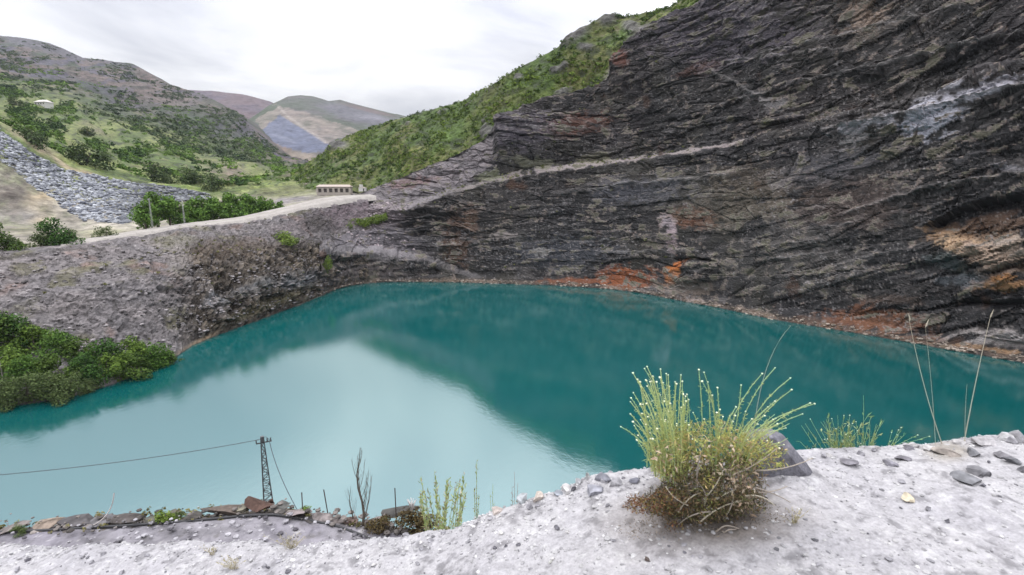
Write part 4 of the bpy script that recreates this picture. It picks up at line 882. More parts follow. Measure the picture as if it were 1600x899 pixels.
for x in (-0.7, 0.95, 0.55):
    part("insulator", mesh_from("insulator", *tube([(x, 0, hP - 0.62), (x, 0, hP - 0.5), (x, 0, hP - 0.35), (x, 0, hP - 0.25)], [0.05, 0.1, 0.06, 0.09], 6), m_steel, link=False), py_)
m_wire = flatm("wire", (0.06, 0.075, 0.085), 0.5)
A = W(406, 687, Yp); B = W(-60, 747, 52.0)
t1_ = np.linspace(0, 1, 24)[:, None]; wp = A * (1 - t1_) + B * t1_; wp[:, 2] -= 4 * 0.55 * (t1_ * (1 - t1_))[:, 0]
tag(mesh_from("power_line", *tube(wp, 0.045, 4), m_wire), "dark power cable running left from the pylon top over the lake", "cable")
A = W(420.5, 687, Yp); B = W(466, 800, 50.0); Mid = W(430, 735, 57.0)
tag(mesh_from("slack_cable", *tube(bez(A, Mid, B, 16), 0.045, 4), m_wire), "slack dark wire dropping right from the pylon to the ground", "cable")
A2 = W(411, 685, Yp)
tag(mesh_from("jumper_wire", *tube(bez(A2, W(414, 680, Yp), A, 8), 0.035, 4), m_wire), "short looped wire joining the pylon head to its right arm", "cable")

# --- rubble wall along the terrace edge
def ter(qx, qy):                         # point of the terrace seen there
    return Wz(qx, qy, 34.0)
def slabstone(seed, wd, hd, dd, c, name, label, cat, loc, rz, tilt=0.0, mat=None, group=None, base=I2, planes=15):
    V, F = rock(seed, base, planes, 0.08, 0.32, 0.62); V = V * np.array((wd, dd, hd)) / 2
    r = np.random.default_rng(seed); C0 = np.array(c) * (0.85 + 0.3 * np.clip(0.5 + fbm(V / (wd * 0.3), 3, seed=seed), 0, 1))[:, None]
    o = mesh_from(name, V, F, mat or m_stone, False, C0); o.location = [float(a) for a in loc]; o.rotation_euler = (tilt * 0.6, tilt, rz)
    return tag(o, label, cat, group)
SL = [(12, 829, 44, 9, (.24, .21, .2), "flat pinkish slab at the left picture edge on the terrace rim"), (66, 824, 30, 12, (.34, .27, .22), "tan slab on the terrace rim, second from the left picture edge"),
      (112, 822, 44, 11, (.13, .12, .125), "long dark slab on the terrace rim below the power cable"), (150, 819, 34, 7, (.2, .19, .2), "thin grey slab on the terrace rim beside the bent dry grass stem"),
      (192, 816, 44, 13, (.12, .105, .10), "dark pointed slab on the terrace rim right of the bent grass stem"), (238, 814, 30, 9, (.16, .155, .13), "low olive-grey stone on the terrace rim"),
      (268, 811, 24, 12, (.2, .19, .16), "mossy grey stone on the terrace rim left of the long brown slab"), (340, 803, 62, 15, (.17, .135, .115), "long brown slab on the terrace rim left of the pylon"),
      (376, 801, 24, 14, (.24, .22, .17), "small tan stone leaning on the rim left of the pylon foot"), (405, 797, 52, 22, (.125, .075, .06), "rust-brown boulder in front of the pylon foot"),
      (421, 790, 10, 22, (.11, .07, .06), "narrow upright rust-brown stone right of the pylon foot"), (436, 798, 28, 16, (.15, .15, .14), "grey-green stone right of the pylon foot"),
      (463, 806, 48, 14, (.33, .28, .28), "long pale pink slab right of the pylon on the terrace rim"), (500, 812, 36, 15, (.30, .26, .255), "pale pink block, second right of the pylon"),
      (530, 816, 26, 12, (.28, .24, .23), "small pinkish block left of the bare sapling"), (548, 819, 26, 14, (.2, .14, .12), "reddish block at the left foot of the bare sapling"),
      (582, 820, 30, 13, (.29, .25, .24), "pinkish block right of the bare sapling"), (603, 822, 22, 12, (.17, .12, .10), "small red-brown block right of the bare sapling"),
      (300, 812, 26, 9, (.11, .10, .09), "small dark stone at the left end of the long brown slab"), (480, 816, 20, 8, (.10, .09, .085), "small dark stone below the pale pink slabs")]
for k, (qx, qy, wp_, hp_, c, lab) in enumerate(SL):
    p = ter(qx, qy + 3); d = math.hypot(p[0], p[1], 16) ; s = d / FPX
    slabstone(3000 + k, wp_ * s * 0.9, hp_ * s * 0.62, min(wp_, 30) * s * 0.8, np.array(c) * 0.5, "rim_stone", lab, "slab", p + np.array((0, 0.25, hp_ * s * 0.22)), rng.normal() * 0.25, rng.normal() * 0.10, m_rubble, "slabs along the terrace rim")
# dark slab and brown brush at the right end of the rim
p = ter(622, 812); s = math.hypot(p[0], p[1], 16) / FPX
slabstone(3051, 66 * s, 9 * s, 26 * s, (.05, .048, .045), "rim_stone", "thin dark slab sloping over the brown brush at the right end of the rim", "slab", p + np.array((0, 0.5, 3 * s)), 0.1, -0.16, m_rubble)
brn = [tree_proto(990 + k, 1.0, 1.5, 1300, 0.09, (0.035, 0.026, 0.016), (0.13, 0.10, 0.045), low=-0.1, lobes=8) for k in range(2)]
for k, (qx, qy, wp_, lab) in enumerate(((600, 828, 36, "low brown brush below the dark sloping slab"), (628, 829, 44, "olive brown brush under the middle of the dark sloping slab"), (652, 831, 44, "dark brown brush left of the tall yellow-green weeds"), (674, 834, 30, "dark brush behind the tall yellow-green weeds"))):
    p = ter(qx, qy + 3); put_tree("brown_brush", brn[k % 2], p + np.array((0, 0.2, -0.1)), wp_ * math.hypot(*p[:2], 16) / FPX / 1.2, k * 1.7, lab, "brush", "brown brush on the terrace rim", 0.8)
pr_ = np.stack([xs, ye + 0.15, np.full_like(xs, 34.0)], -1)[(xs > -34) & (xs < -3)]
Prm = np.stack([pr_ + np.array((0, -0.35, 0)), pr_ + np.array((0, 0.1, 0.05)), pr_ + np.array((0, 0.5, -0.1))], 0)
V, F, C_ = scatter(Prm, np.ones(Prm.shape[:2]), 520, 0.04, 0.2, (0.05, 0.045, 0.042), (0.17, 0.15, 0.14), r2, RT, flat=0.55, sink=-0.15, seed=57, sc=1.5)
stuff(mesh_from("rim_rubble", V, F, m_rubble, False, C_), "broken brown and grey rubble between the slabs of the terrace rim", "rubble")
V, F, C_ = scatter(Prm, np.ones(Prm.shape[:2]), 160, 0.12, 0.5, (0.08, 0.075, 0.03), (0.22, 0.20, 0.09), r2, CL, seed=59, sc=2)
stuff(mesh_from("rim_weeds", V, F, m_leaf, False, C_), "scattered dry weeds growing along the terrace rim", "weeds")
mt = ((rt > 30) & (rt < 122)) * ((Pt[..., 0] > -34) & (Pt[..., 0] < -3)) * (0.2 + kt)
V, F, C_ = scatter(Pt, mt, 2600, 0.025, 0.16, (0.07, 0.065, 0.075), (0.30, 0.29, 0.31), r2, RT, flat=0.6, sink=0.0, seed=61, sc=1.0)
stuff(mesh_from("terrace_gravel", V, F, m_rubble, False, C_), "loose grey stones strewn over the lower terrace road", "gravel")
# black hose along the road edge
hp2 = [ter(a, b_) + np.array((0, 0, 0.16)) for a, b_ in ((-40, 838), (0, 834), (100, 829), (200, 823), (300, 816), (380, 808), (430, 806), (480, 814), (530, 825), (565, 838), (590, 849), (600, 858))]
hp2 = np.array(hp2); hp2[:, 2] -= 0.1; u_ = np.linspace(0, len(hp2) - 1, 90); hpp = np.stack([np.interp(u_, np.arange(len(hp2)), hp2[:, k]) for k in range(3)], -1)
tag(mesh_from("hose", *tube(hpp, 0.065, 6), flatm("black_rubber", (0.035, 0.035, 0.038), 0.6), True), "black hose lying along the outer edge of the lower gravel road", "hose")
# iron fence stubs
m_iron = flatm("rusty_iron", (0.07, 0.055, 0.05))
for qx, y0, y1, dx, lab in ((469, 800, 781, 1, "short thin iron stake right of the pale slab by the slack wire"), (510, 806, 778, -4, "leaning thin iron stake between the pylon and the bare sapling"), (617, 812, 776, 0, "thin upright iron stake left of the white dead thistle")):
    a_ = ter(qx, y0 + 6); d = math.hypot(*a_[:2], 16); s = d / FPX
    tag(mesh_from("iron_stake", *tube([a_ + np.array((0, .3, -.2)), a_ + np.array((dx * s, .3, (y0 + 6 - y1) * s * 1.15))], 0.028, 5), m_iron), lab, "stake", "iron stakes on the terrace rim")
# bare sapling
def sapling(loc, h, label, seed, nbr):
    r = np.random.default_rng(seed); t_ = thing("bare_sapling", loc, label, "sapling")
    mk = bpy.data.materials["bark"]
    spine = np.array([(0.03 * h * sin(k * 1.3), 0, h * k / 6) for k in range(7)])
    part("trunk", mesh_from("trunk", *tube(spine, np.linspace(0.055, 0.008, 7) * h / 3.2, 6), mk, link=False), t_)
    for k in range(nbr):
        f = 0.05 + 0.75 * k / nbr; z0 = f * h; an = r.random() * 2 * pi; L = h * (0.42 - 0.25 * f) * (0.7 + 0.6 * r.random())
        a = np.array((np.interp(z0, spine[:, 2], spine[:, 0]), 0, z0)); e = a + np.array((0.28 * L * cos(an), 0.28 * L * sin(an), L))
        br = part("branch", mesh_from("branch", *tube(bez(a, a + np.array((0.2 * L * cos(an), 0.2 * L * sin(an), 0.3 * L)), e, 5), np.linspace(0.012, 0.004, 5) * h / 3.2, 4), mk, link=False), t_)
        tw = []
        for j in range(5):
            g = a + (e - a) * (0.3 + 0.14 * j); a2 = r.random() * 6.3
            tw.append(tube([g, g + np.array((0.08 * L * cos(a2), 0.08 * L * sin(a2), 0.22 * L))], [0.004 * h / 3.2, 0.002 * h / 3.2], 3))
        part("twig", mesh_from("twig", *join(tw), mk, link=False), br)
    return t_
p = ter(566, 822); sapling(p + np.array((0, 0, -0.1)), 108 * math.hypot(*p[:2], 16) / FPX * 1.1, "bare leafless sapling on the terrace rim in front of the lake", 11, 16)
p = ter(548, 820); sapling(p + np.array((0, 0.2, -0.1)), 52 * math.hypot(*p[:2], 16) / FPX * 1.1, "small bare bush at the left side of the tall leafless sapling", 12, 10)
# white dead thistle
p = ter(644, 812); s = math.hypot(*p[:2], 16) / FPX; r = np.random.default_rng(3); seg = []
for k in range(26):
    an = r.random() * 6.3; L = s * (12 + 8 * r.random()); seg.append(tube([(0, 0, s * 14), (0.35 * L * cos(an), 0.35 * L * sin(an), s * 14 + L * 0.9)], [0.03, 0.012], 4))
seg.append(tube([(0, 0, -0.2), (0, 0, s * 15)], 0.05, 5))
o = mesh_from("dead_thistle", *join(seg), flatm("bleached_stalk", (0.6, 0.58, 0.57))); o.location = [float(a) for a in p]; tag(o, "white bleached thistle on the dark hump beside the green weeds", "thistle")
o = mesh_from("bent_grass_stem", *tube(bez(ter(143, 822), ter(143, 822) + np.array((1.1, 0, 0.5)), ter(143, 822) + np.array((1.35, 0, 1.75)), 10), np.linspace(0.02, 0.03, 10), 4), flatm("pale_straw", (0.5, 0.46, 0.44)))
tag(o, "single curved pale grass stem standing on the terrace rim at left", "grass stem")
for k, (qx, qy, wp_) in enumerate(((258, 813, 24), (278, 806, 14), (480, 796, 16), (30, 830, 16), (600, 812, 12))):
    p = ter(qx, qy + 4); put_tree("rim_tuft", bush_g[k % 2] if k % 2 else lg[0], p, wp_ * math.hypot(*p[:2], 16) / FPX / 1.2, k, ("dry olive tuft left of the long brown slab on the rim", "small green tuft behind the rim left of the brown slab", "small yellow-green tuft right of the slack wire foot", "low weed tuft on the rim near the left picture edge", "thin green tuft left of the mossy hump")[k], "tuft", "tufts on the terrace rim", 0.7)
# ------------------------------------------------------------------ the near ledge
LE = [(-500, 865, 3.7), (-100, 853, 3.3), (0, 853, 3.2), (120, 857, 3.0), (200, 859, 2.9), (280, 850, 2.9), (360, 853, 2.8), (440, 862, 2.65), (500, 852, 2.6), (560, 843, 2.6), (620, 842, 2.55), (660, 841, 2.5), (700, 829, 2.5),
      (740, 813, 2.5), (780, 797, 2.5), (830, 784, 2.5), (880, 771, 2.5), (930, 752, 2.5), (1010, 736, 2.55), (1100, 724, 2.6), (1260, 714, 2.7), (1320, 708, 2.75), (1400, 699, 2.8), (1480, 694, 2.85), (1540, 686, 2.9), (1600, 683, 3.0), (1800, 668, 3.2), (2300, 650, 3.7)]
LEW = np.array([W(*e) for e in LE])
def ledge_base(X, Y):
    Ye = np.interp(X, LEW[:, 0], LEW[:, 1]) + 0.05 * fbm(np.stack([X * 4, X * 0, X * 0], -1), 3, seed=5)
    Ze = np.interp(X, LEW[:, 0], LEW[:, 2]); d = Y - Ye
    z = Ze + np.where(d > 0, -(1.3 * np.sqrt(d * d + 0.0064) - 0.104), 0.06 * np.minimum(-d, 1.5) * sst(X, -2, 0.5))
    p3 = np.stack([X, Y, X * 0], -1)
    rgh = 0.035 * fbm(p3 / 0.45, 3, seed=15) + 0.017 * fbm(p3 / 0.12, 3, seed=25) + 0.007 * ridged(p3 / 0.05, 3, 0.6, seed=35)
    rgh = rgh * (1 + 3 * sst(d, 0.1, 3))
    return z + rgh
def ledge_z(x, y): return float(ledge_base(np.array([x]), np.array([y]))[0])
def on_ledge(qx, qy):                    # where the line of sight meets the ledge
    x, y, z = ray(qx, qy); t = np.linspace(1.2, 6, 700); hit = np.where(CAM_Z + z * t <= ledge_base(x * t, y * t))[0]
    k = t[hit[0]] if len(hit) else 3.0
    return np.array((x * k, y * k, ledge_z(x * k, y * k)))
lx = np.unique(np.r_[np.linspace(-16, -4.2, 60), np.linspace(-4.2, 4.2, 760), np.linspace(4.2, 16, 60)])
lye = np.interp(lx, LEW[:, 0], LEW[:, 1])
offs = np.r_[np.linspace(-4.2, -1.45, 16, endpoint=False), np.linspace(-1.45, 0.12, 170, endpoint=False), 0.12 + 11.6 * np.linspace(0, 1, 60) ** 2]
LX = np.broadcast_to(lx, (len(offs), len(lx))); LY = lye[None] + offs[:, None]
LZ = ledge_base(LX.ravel(), LY.ravel()).reshape(LX.shape); Pl = np.stack([LX, LY, LZ], -1)
pxl, pyl = proj(Pl)
k1 = np.clip(0.5 + 0.8 * fbm(Pl / 0.35, 4, seed=45), 0, 1); k2 = fbm(Pl / 0.05, 3, 0.6, seed=47)
Cl = np.array((0.40, 0.382, 0.405)) * (1 - k1[..., None]) + np.array((0.49, 0.468, 0.475)) * k1[..., None]
Cl = mix3(Cl, (0.19, 0.18, 0.19), 0.7 * sst(k2, 0.12, 0.45)); Cl = mix3(Cl, (0.62, 0.60, 0.60), 0.5 * sst(-k2, 0.2, 0.5))
litter_shade = np.clip(blob(pxl, pyl, 1105, 815, 165, 52, 0.8) * (0.45 + k1) + blob(pxl, pyl, 1010, 870, 60, 20, 0.8) * 0.3 * k1, 0, 1); Cl = mix3(Cl, (0.17, 0.135, 0.11), 0.75 * litter_shade)  # plant litter and humus, with the clump's shade put into the colour
Cl = mix3(Cl, (0.36, 0.32, 0.27), 0.7 * np.clip(blob(pxl, pyl, 1480, 705, 45, 20, 0.7) * (0.4 + k1), 0, 1))
Cl = mix3(Cl, (0.075, 0.06, 0.05), np.clip(1.3 * blob(pxl, pyl, 1110, 775, 105, 52, 0.7) * (0.5 + k1), 0, 0.95))  # humus under the clump, darkened further to stand for its shade
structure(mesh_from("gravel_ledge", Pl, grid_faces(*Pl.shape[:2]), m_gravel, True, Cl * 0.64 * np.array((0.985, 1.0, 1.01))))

# gravel: far too many to count
PT = [rock(2100 + k, I1, 5, 0.12) for k in range(10)]
rl = np.arange(len(offs))[:, None]
ml_ = ((rl > 12) & (rl < 190)) * (np.abs(LX) < 4.6) * (0.35 + sst(fbm(Pl / 0.3, 3, seed=51), -0.2, 0.4)) * (1 + 1.5 * ((offs > -0.12) & (offs < 0.05)))[:, None]
r3 = np.random.default_rng(77)
def grav(n, a, b, c0, c1, name, label, seed):
    du = np.gradient(Pl, axis=1); dv = np.gradient(Pl, axis=0); ar = np.linalg.norm(np.cross(du, dv), axis=-1); w = (ar * ml_).ravel()
    idx = r3.choice(len(w), n, p=w / w.sum()); base = Pl.reshape(-1, 3)[idx] + r3.normal(size=(n, 3)) * np.array((0.006, 0.006, 0.001))
    size = a + (b - a) * r3.random(n) ** 3.0; col = np.array(c0) + (np.array(c1) - np.array(c0)) * r3.random((n, 1)); which = r3.integers(0, 10, n)
    Vs, Fs, Cs, o = [], [], [], 0
    for k, (V, F) in enumerate(PT):
        s = np.where(which == k)[0]; m = len(s); an = r3.random(m) * 6.3; sc3 = size[s][:, None] * (0.6 + 0.8 * r3.random((m, 3))) * np.array((1, 1, 0.6))
        ca, sa = np.cos(an)[:, None], np.sin(an)[:, None]; Q = V[None] * sc3[:, None]
        Q = np.stack([Q[..., 0] * ca - Q[..., 1] * sa, Q[..., 0] * sa + Q[..., 1] * ca, Q[..., 2] - 0.05 * size[s][:, None]], -1) + base[s][:, None]
        Vs.append(Q.reshape(-1, 3)); Fs.append((F[None] + (np.arange(m) * len(V))[:, None, None]).reshape(-1, 3) + o); o += m * len(V); Cs.append(np.repeat(col[s], len(V), 0))
    stuff(mesh_from(name, np.concatenate(Vs), np.concatenate(Fs), m_stone, False, 0.66 * np.concatenate(Cs) * np.array((0.985, 1.0, 1.0))), label, "gravel")
grav(11000, 0.003, 0.013, (0.34, 0.325, 0.345), (0.60, 0.58, 0.585), "gravel", "pale grey gravel covering the near ledge", 1)
grav(3000, 0.004, 0.013, (0.26, 0.25, 0.27), (0.58, 0.56, 0.56), "coarse_gravel", "coarser pale stones mixed through the gravel of the ledge", 3)
grav(2200, 0.003, 0.011, (0.14, 0.135, 0.15), (0.32, 0.305, 0.315), "slate_chips", "dark slate chips scattered in the pale gravel of the ledge", 2)

# stones one can pick out on the ledge
def ledge_stone(k, qx, qy, wp_, hp_, c, label, group=None, tilt=0.0, deep=0.8, rz=None, name="stone", sink=0.14):
    p = on_ledge(qx, qy + hp_ * 0.25); d = np.linalg.norm(p - np.array((0, 0, CAM_Z))); s = d / FPX
    return slabstone(4000 + k, wp_ * s * 0.76, hp_ * s * 0.82, wp_ * s * deep * 0.75, np.array(c) * 0.66, name, label, "stone", p + np.array((0, 0.0, hp_ * s * sink)), rng.normal() * 0.4 if rz is None else rz, tilt, m_stone, group, base=I3)
rs0 = np.random.default_rng(8)
GR, DK, WH = (.33, .32, .345), (.15, .145, .165), (.56, .54, .54)
ST_ = [(816, 781, 28, 19, (.42, .44, .46), "pale blue-grey rounded stone on the ledge rim, left of the cream stone"), (843, 774, 28, 21, (.56, .49, .44), "cream rounded stone on the ledge rim"),
       (737, 806, 24, 18, (.36, .41, .44), "blue-grey round stone on the rim at the foot of the green weeds"), (722, 818, 20, 12, (.3, .33, .35), "small blue-grey stone below the round one by the weeds"),
       (872, 771, 22, 11, (.3, .32, .36), "flat blue-grey stone on the rim right of the cream stone"), (884, 762, 26, 15, WH, "tilted pale stone on the rim, third right of the cream stone"),
       (895, 764, 12, 15, DK, "dark upright chip among the rim stones right of the cream stone"), (918, 744, 10, 20, (.5, .5, .5), "narrow upright pale sliver on the rim left of the flowering plant"),
       (944, 746, 36, 14, (.2, .2, .23), "dark flat slate on the rim beside the pale sliver"), (930, 763, 44, 18, (.3, .3, .34), "grey slate lump on the rim below the dark flat slate"),
       (962, 754, 28, 14, (.36, .35, .37), "pale grey stone on the rim right of the grey slate lump"), (990, 752, 24, 10, (.2, .2, .24), "dark bluish chip on the rim just left of the flowering plant"),
       (905, 753, 20, 12, (.4, .4, .42), "pale grey stone left of the dark flat slate"), (778, 797, 30, 10, (.46, .40, .37), "pinkish low stone on the rim between the weeds and the pale stones"),
       (1326, 721, 28, 12, (.19, .18, .2), "dark jagged chip right of the slate boulder"), (1389, 723, 25, 10, (.24, .23, .26), "grey flat chip in line with the dark jagged chip"),
       (1413, 716, 26, 9, (.17, .16, .18), "dark elongated chip on the ledge near the green tuft"), (1520, 707, 24, 15, (.2, .2, .215), "dark rounded stone below the tall grass stems"),
       (1562, 711, 24, 10, (.21, .2, .215), "flat dark stone near the right picture edge, above its neighbours"), (1584, 720, 24, 11, (.18, .18, .195), "dark stone at the right, lower than the flat one"),
       (1600, 735, 16, 14, (.17, .165, .18), "dark stone cut by the right picture edge"), (1526, 735, 30, 20, (.22, .215, .23), "largest loose grey stone below the dark rounded stone"),
       (1509, 747, 46, 13, (.2, .2, .215), "flat grey slate touching the largest loose grey stone"), (1421, 778, 22, 13, (.66, .58, .44), "cream yellow pebble alone on the pale gravel at right"),
       (1576, 684, 34, 24, (.47, .46, .47), "pale grey block at the right end of the rim"), (1594, 686, 30, 24, (.4, .39, .41), "grey block at the rim cut by the right picture edge"), (1500, 691, 24, 8, (.5, .48, .48), "flat pale stone on the rim between the tall grass stems"),
       (1535, 691, 34, 14, (.45, .43, .44), "rough pale lump on the rim left of the pale grey block"), (1545, 722, 8, 6, DK, "tiny dark pebble between the dark stones at right"),
       (781, 833, 12, 11, (.72, .7, .68), "bright white pebble on the gravel left of the flowering plant"), (774, 856, 10, 8, DK, "dark pebble below the bright white pebble"), (790, 853, 10, 7, DK, "dark pebble right of its twin below the white pebble"),
       (860, 879, 10, 8, (.66, .66, .62), "white pebble near the bottom edge left of the plant"), (1480, 816, 9, 9, DK, "small dark pebble right of centre on the pale gravel"), (1010, 874, 14, 9, (.14, .11, .10), "dark brown pebble below the flowering plant"),
       (1482, 708, 44, 14, (.34, .30, .27), "tan clay lump on the ledge under the tall grass stems")]
for k, e in enumerate(ST_):
    qx, qy, wp_, hp_, c, lab = e[:6]
    ledge_stone(k, qx, qy, wp_, hp_, c, lab, "stones on the ledge" if wp_ < 40 else None, deep=0.8 if wp_ > 12 else 0.6)
import bmesh
fr = [(1160, 676), (1178, 669), (1206, 671), (1222, 680), (1240, 704), (1258, 726), (1274, 742), (1262, 756), (1236, 750), (1200, 758), (1160, 752)]
yb_ = on_ledge(1222, 752)[1] + 0.10; bm = bmesh.new()
for dy, sh in ((0.0, 1.0), (0.10, 1.0), (0.19, 0.8), (-0.05, 0.8)):
    for (a, b_) in fr:
        bm.verts.new(W(1215 + (a - 1215) * sh, 715 + (b_ - 715) * sh + (8 if sh < 1 else 0), yb_ + dy) + rs0.normal(size=3) * 0.006)
bmesh.ops.convex_hull(bm, input=bm.verts); bmesh.ops.delete(bm, geom=[v for v in bm.verts if not v.link_faces], context='VERTS')
bmesh.ops.subdivide_edges(bm, edges=bm.edges, cuts=3, use_grid_fill=True)
for v in bm.verts:
    n_ = fbm(np.array([v.co[:]]) / 0.05, 3, seed=8)[0]; v.co += v.normal * float(0.006 * n_)
me_ = bpy.data.meshes.new("boulder"); bm.to_mesh(me_); bm.free(); me_.materials.append(surf_mat("dark_slate", (14.0, 60.0), ((20.0, 0.6, 0.02), (90.0, 0.5, 0.005)), flat=(0.125, 0.122, 0.14), var=0.3))
sb_ = bpy.data.objects.new("boulder", me_); COL.objects.link(sb_)
tag(sb_, "big dark slate boulder leaning behind the flowering plant", "boulder")
# weathered middling stones sharing one look
rs_ = np.random.default_rng(99); nst = 0
while nst < 34:
    qx = rs_.uniform(10, 1590); lo = np.interp(qx, [e[0] for e in LE], [e[1] for e in LE]); qy = rs_.uniform(lo + 4, 896)
    if 970 < qx < 1230 and qy < 850: continue
    w_ = rs_.uniform(8, 13); c = np.array(GR if rs_.random() < 0.6 else WH if rs_.random() < 0.5 else DK) * rs_.uniform(0.8, 1.15)
    ledge_stone(200 + nst, qx, qy, w_, w_ * rs_.uniform(0.45, 0.8), c, "small angular stone half sunk in the pale gravel of the ledge", "small stones sunk in the ledge gravel"); nst += 1
nst = 0
while nst < 46:
    qx = rs_.uniform(660, 1600); lo = np.interp(qx, [e[0] for e in LE], [e[1] for e in LE])
    if 980 < qx < 1260: nst += 1; continue
    w_ = rs_.uniform(8, 18); c = np.array(GR if rs_.random() < 0.65 else WH if rs_.random() < 0.5 else (.22, .21, .235)) * rs_.uniform(0.85, 1.15)
    ledge_stone(300 + nst, qx, lo + rs_.uniform(-2, 9), w_, w_ * rs_.uniform(0.4, 0.75), c, "small rough stone in the crumbly rim of the ledge", "small stones along the ledge rim"); nst += 1

# ------------------------------------------------------------------ plants on the ledge
m_stem = flatm("green_stem", (0.33, 0.42, 0.19), 0.6, (40.0,), 0.15); m_stem2 = flatm("yellow_green_stem", (0.46, 0.51, 0.22), 0.6, (40.0,), 0.15); m_head = flatm("flower_head", (0.74, 0.74, 0.52), 0.8); m_straw = flatm("straw", (0.42, 0.38, 0.30), 0.8); m_twig = flatm("dry_twig", (0.30, 0.26, 0.22), 0.85)
HEADV, HEADF = rock(4500, I2, 4, 0.06, 0.8)
heads = [mesh_from("flower_head", HEADV * np.array((1, 1, 0.72)) * s, HEADF, m_head, True, link=False) for s in (0.0030, 0.0037, 0.0046)]
pb0 = on_ledge(1095, 812)
plant = thing("flowering_plant", pb0, "large clump of pale green stems with round buds and dry brown base on the ledge", "plant")
def L(qx, qy, dy=0.0): return W(qx, qy, pb0[1] + dy) - pb0
rp = np.random.default_rng(21)
tips = [(989, 583), (1007, 576), (1011, 573), (1032, 577), (1020, 588), (1041, 584), (1044, 586), (1064, 586), (1066, 596), (996, 593), (1000, 597), (1009, 594), (1031, 590), (1055, 597), (1057, 600), (986, 622), (985, 628), (985, 647), (991, 665), (970, 667), (1001, 604), (1018, 596), (1026, 597), (1036, 598), (1046, 604), (1067, 622), (1068, 633)]
tips_r = [(1092, 578), (1100, 582), (1097, 596), (1106, 597), (1121, 606), (1113, 618), (1158, 602), (1150, 636), (1191, 584), (1211, 575), (1237, 609), (1235, 591), (1200, 636), (1211, 627), (1195, 650), (1184, 663), (1212, 654), (1228, 669), (1266, 630), (1273, 631), (1254, 647), (1206, 691), (1217, 692), (1225, 695), (1083, 645), (1120, 645), (1165, 643), (1125, 640), (1100, 655), (1140, 650), (1175, 655), (1070, 660)]
def stem(tip, base, dy, wide, mat, head=True):
    a = L(*base, dy * 0.4); c = L(*tip, dy); b = np.array((a[0] * 0.75 + c[0] * 0.25, (a[1] + c[1]) / 2, a[2] * 0.35 + c[2] * 0.65))
    b = b + rp.normal(size=3) * 0.008
    pts = bez(a, b, c, 7)
    o = part("stem", mesh_from("stem", *tube(pts, np.linspace(wide, wide * 0.6, 7), 5), mat, True, link=False), plant)
    if head:
        h = part("flower_head", heads[rp.integers(0, 3)], o, c); h.rotation_euler = (rp.normal() * 0.3, rp.normal() * 0.3, rp.random() * 6)
    return pts
curves = []
for tp in tips: curves.append(stem(tp, (1045 + 0.35 * (tp[0] - 1030) + rp.normal() * 8, 738 + rp.normal() * 6), rp.normal() * 0.07, 0.0024, m_stem2 if rp.random() < 0.55 else m_stem))
for k in range(62):
    x = rp.uniform(988, 1078); tp = (x, rp.uniform(586 + 0.6 * abs(x - 1025), 690))
    curves.append(stem(tp, (1048 + 0.4 * (tp[0] - 1030) + rp.normal() * 8, 745 + rp.normal() * 8), rp.normal() * 0.09, 0.0021, m_stem2 if rp.random() < 0.65 else m_stem, rp.random() < 0.75))
for tp in tips_r: curves.append(stem(tp, (1125 + 0.32 * (tp[0] - 1140) + rp.normal() * 10, 728 + rp.normal() * 10), rp.normal() * 0.09, 0.0022, m_stem))
for k in range(34):
    tp = (rp.uniform(1075, 1235), rp.uniform(645, 705)); curves.append(stem(tp, (1130 + 0.4 * (tp[0] - 1140) + rp.normal() * 10, 740 + rp.normal() * 12), rp.normal() * 0.1, 0.0018, m_stem2 if rp.random() < 0.4 else m_stem, rp.random() < 0.3))
# feathery leaves along the lower stems
def slivers(P0, D0, ln, wd, cols, r):
    n = len(P0); D0 = D0 / (np.linalg.norm(D0, axis=1, keepdims=True) + 1e-9); S = np.cross(D0, r.normal(size=(n, 3))); S /= np.linalg.norm(S, axis=1, keepdims=True) + 1e-9
    ln = ln[:, None]; wd = wd[:, None]; U = np.cross(S, D0)
    V = np.stack([P0 - S * wd * 0.3, P0 + D0 * ln * 0.5 + S * wd * 0.5 + U * ln * 0.08, P0 + D0 * ln, P0 + D0 * ln * 0.5 - S * wd * 0.5 + U * ln * 0.08], 1)
    return V.reshape(-1, 3), np.arange(n * 4).reshape(n, 4), np.repeat(cols, 4, 0)
A_, D_, T_ = [], [], []
for c in curves:
    m = 60; t_ = rp.random(m) ** 1.1 * 0.92; i0 = np.minimum((t_ * 6).astype(int), 5); f = (t_ * 6 - i0)[:, None]; P0 = c[i0] * (1 - f) + c[i0 + 1] * f; d = c[i0 + 1] - c[i0]; d /= np.linalg.norm(d, axis=1, keepdims=True)
    A_.append(P0); D_.append(d * 0.8 + rp.normal(size=(m, 3)) * 0.55); T_.append(t_)
A_, D_, T_ = np.concatenate(A_), np.concatenate(D_), np.concatenate(T_); n = len(A_); k = np.clip(T_ + 0.3 * rp.normal(size=n), 0, 1)[:, None]
cols = np.array((0.44, 0.43, 0.15)) * (1 - k) + np.array((0.42, 0.50, 0.21)) * k; right = sst(A_[:, 0], L(1085, 700)[0], L(1130, 700)[0])[:, None]; cols = cols * (1 - 0.35 * right) + np.array((0.30, 0.23, 0.09)) * 0.35 * right
V, F, Cc = slivers(A_, D_, rp.uniform(0.010, 0.028, n) * (1.25 - 0.8 * T_), rp.uniform(0.0018, 0.0035, n), cols * rp.uniform(0.7, 1.25, (n, 1)), rp)
o = mesh_from("feathery_leaves", V, F, m_leaf, False, Cc, plant); o["kind"] = "stuff"; o["label"] = "fine yellow-green leaves along the stems"
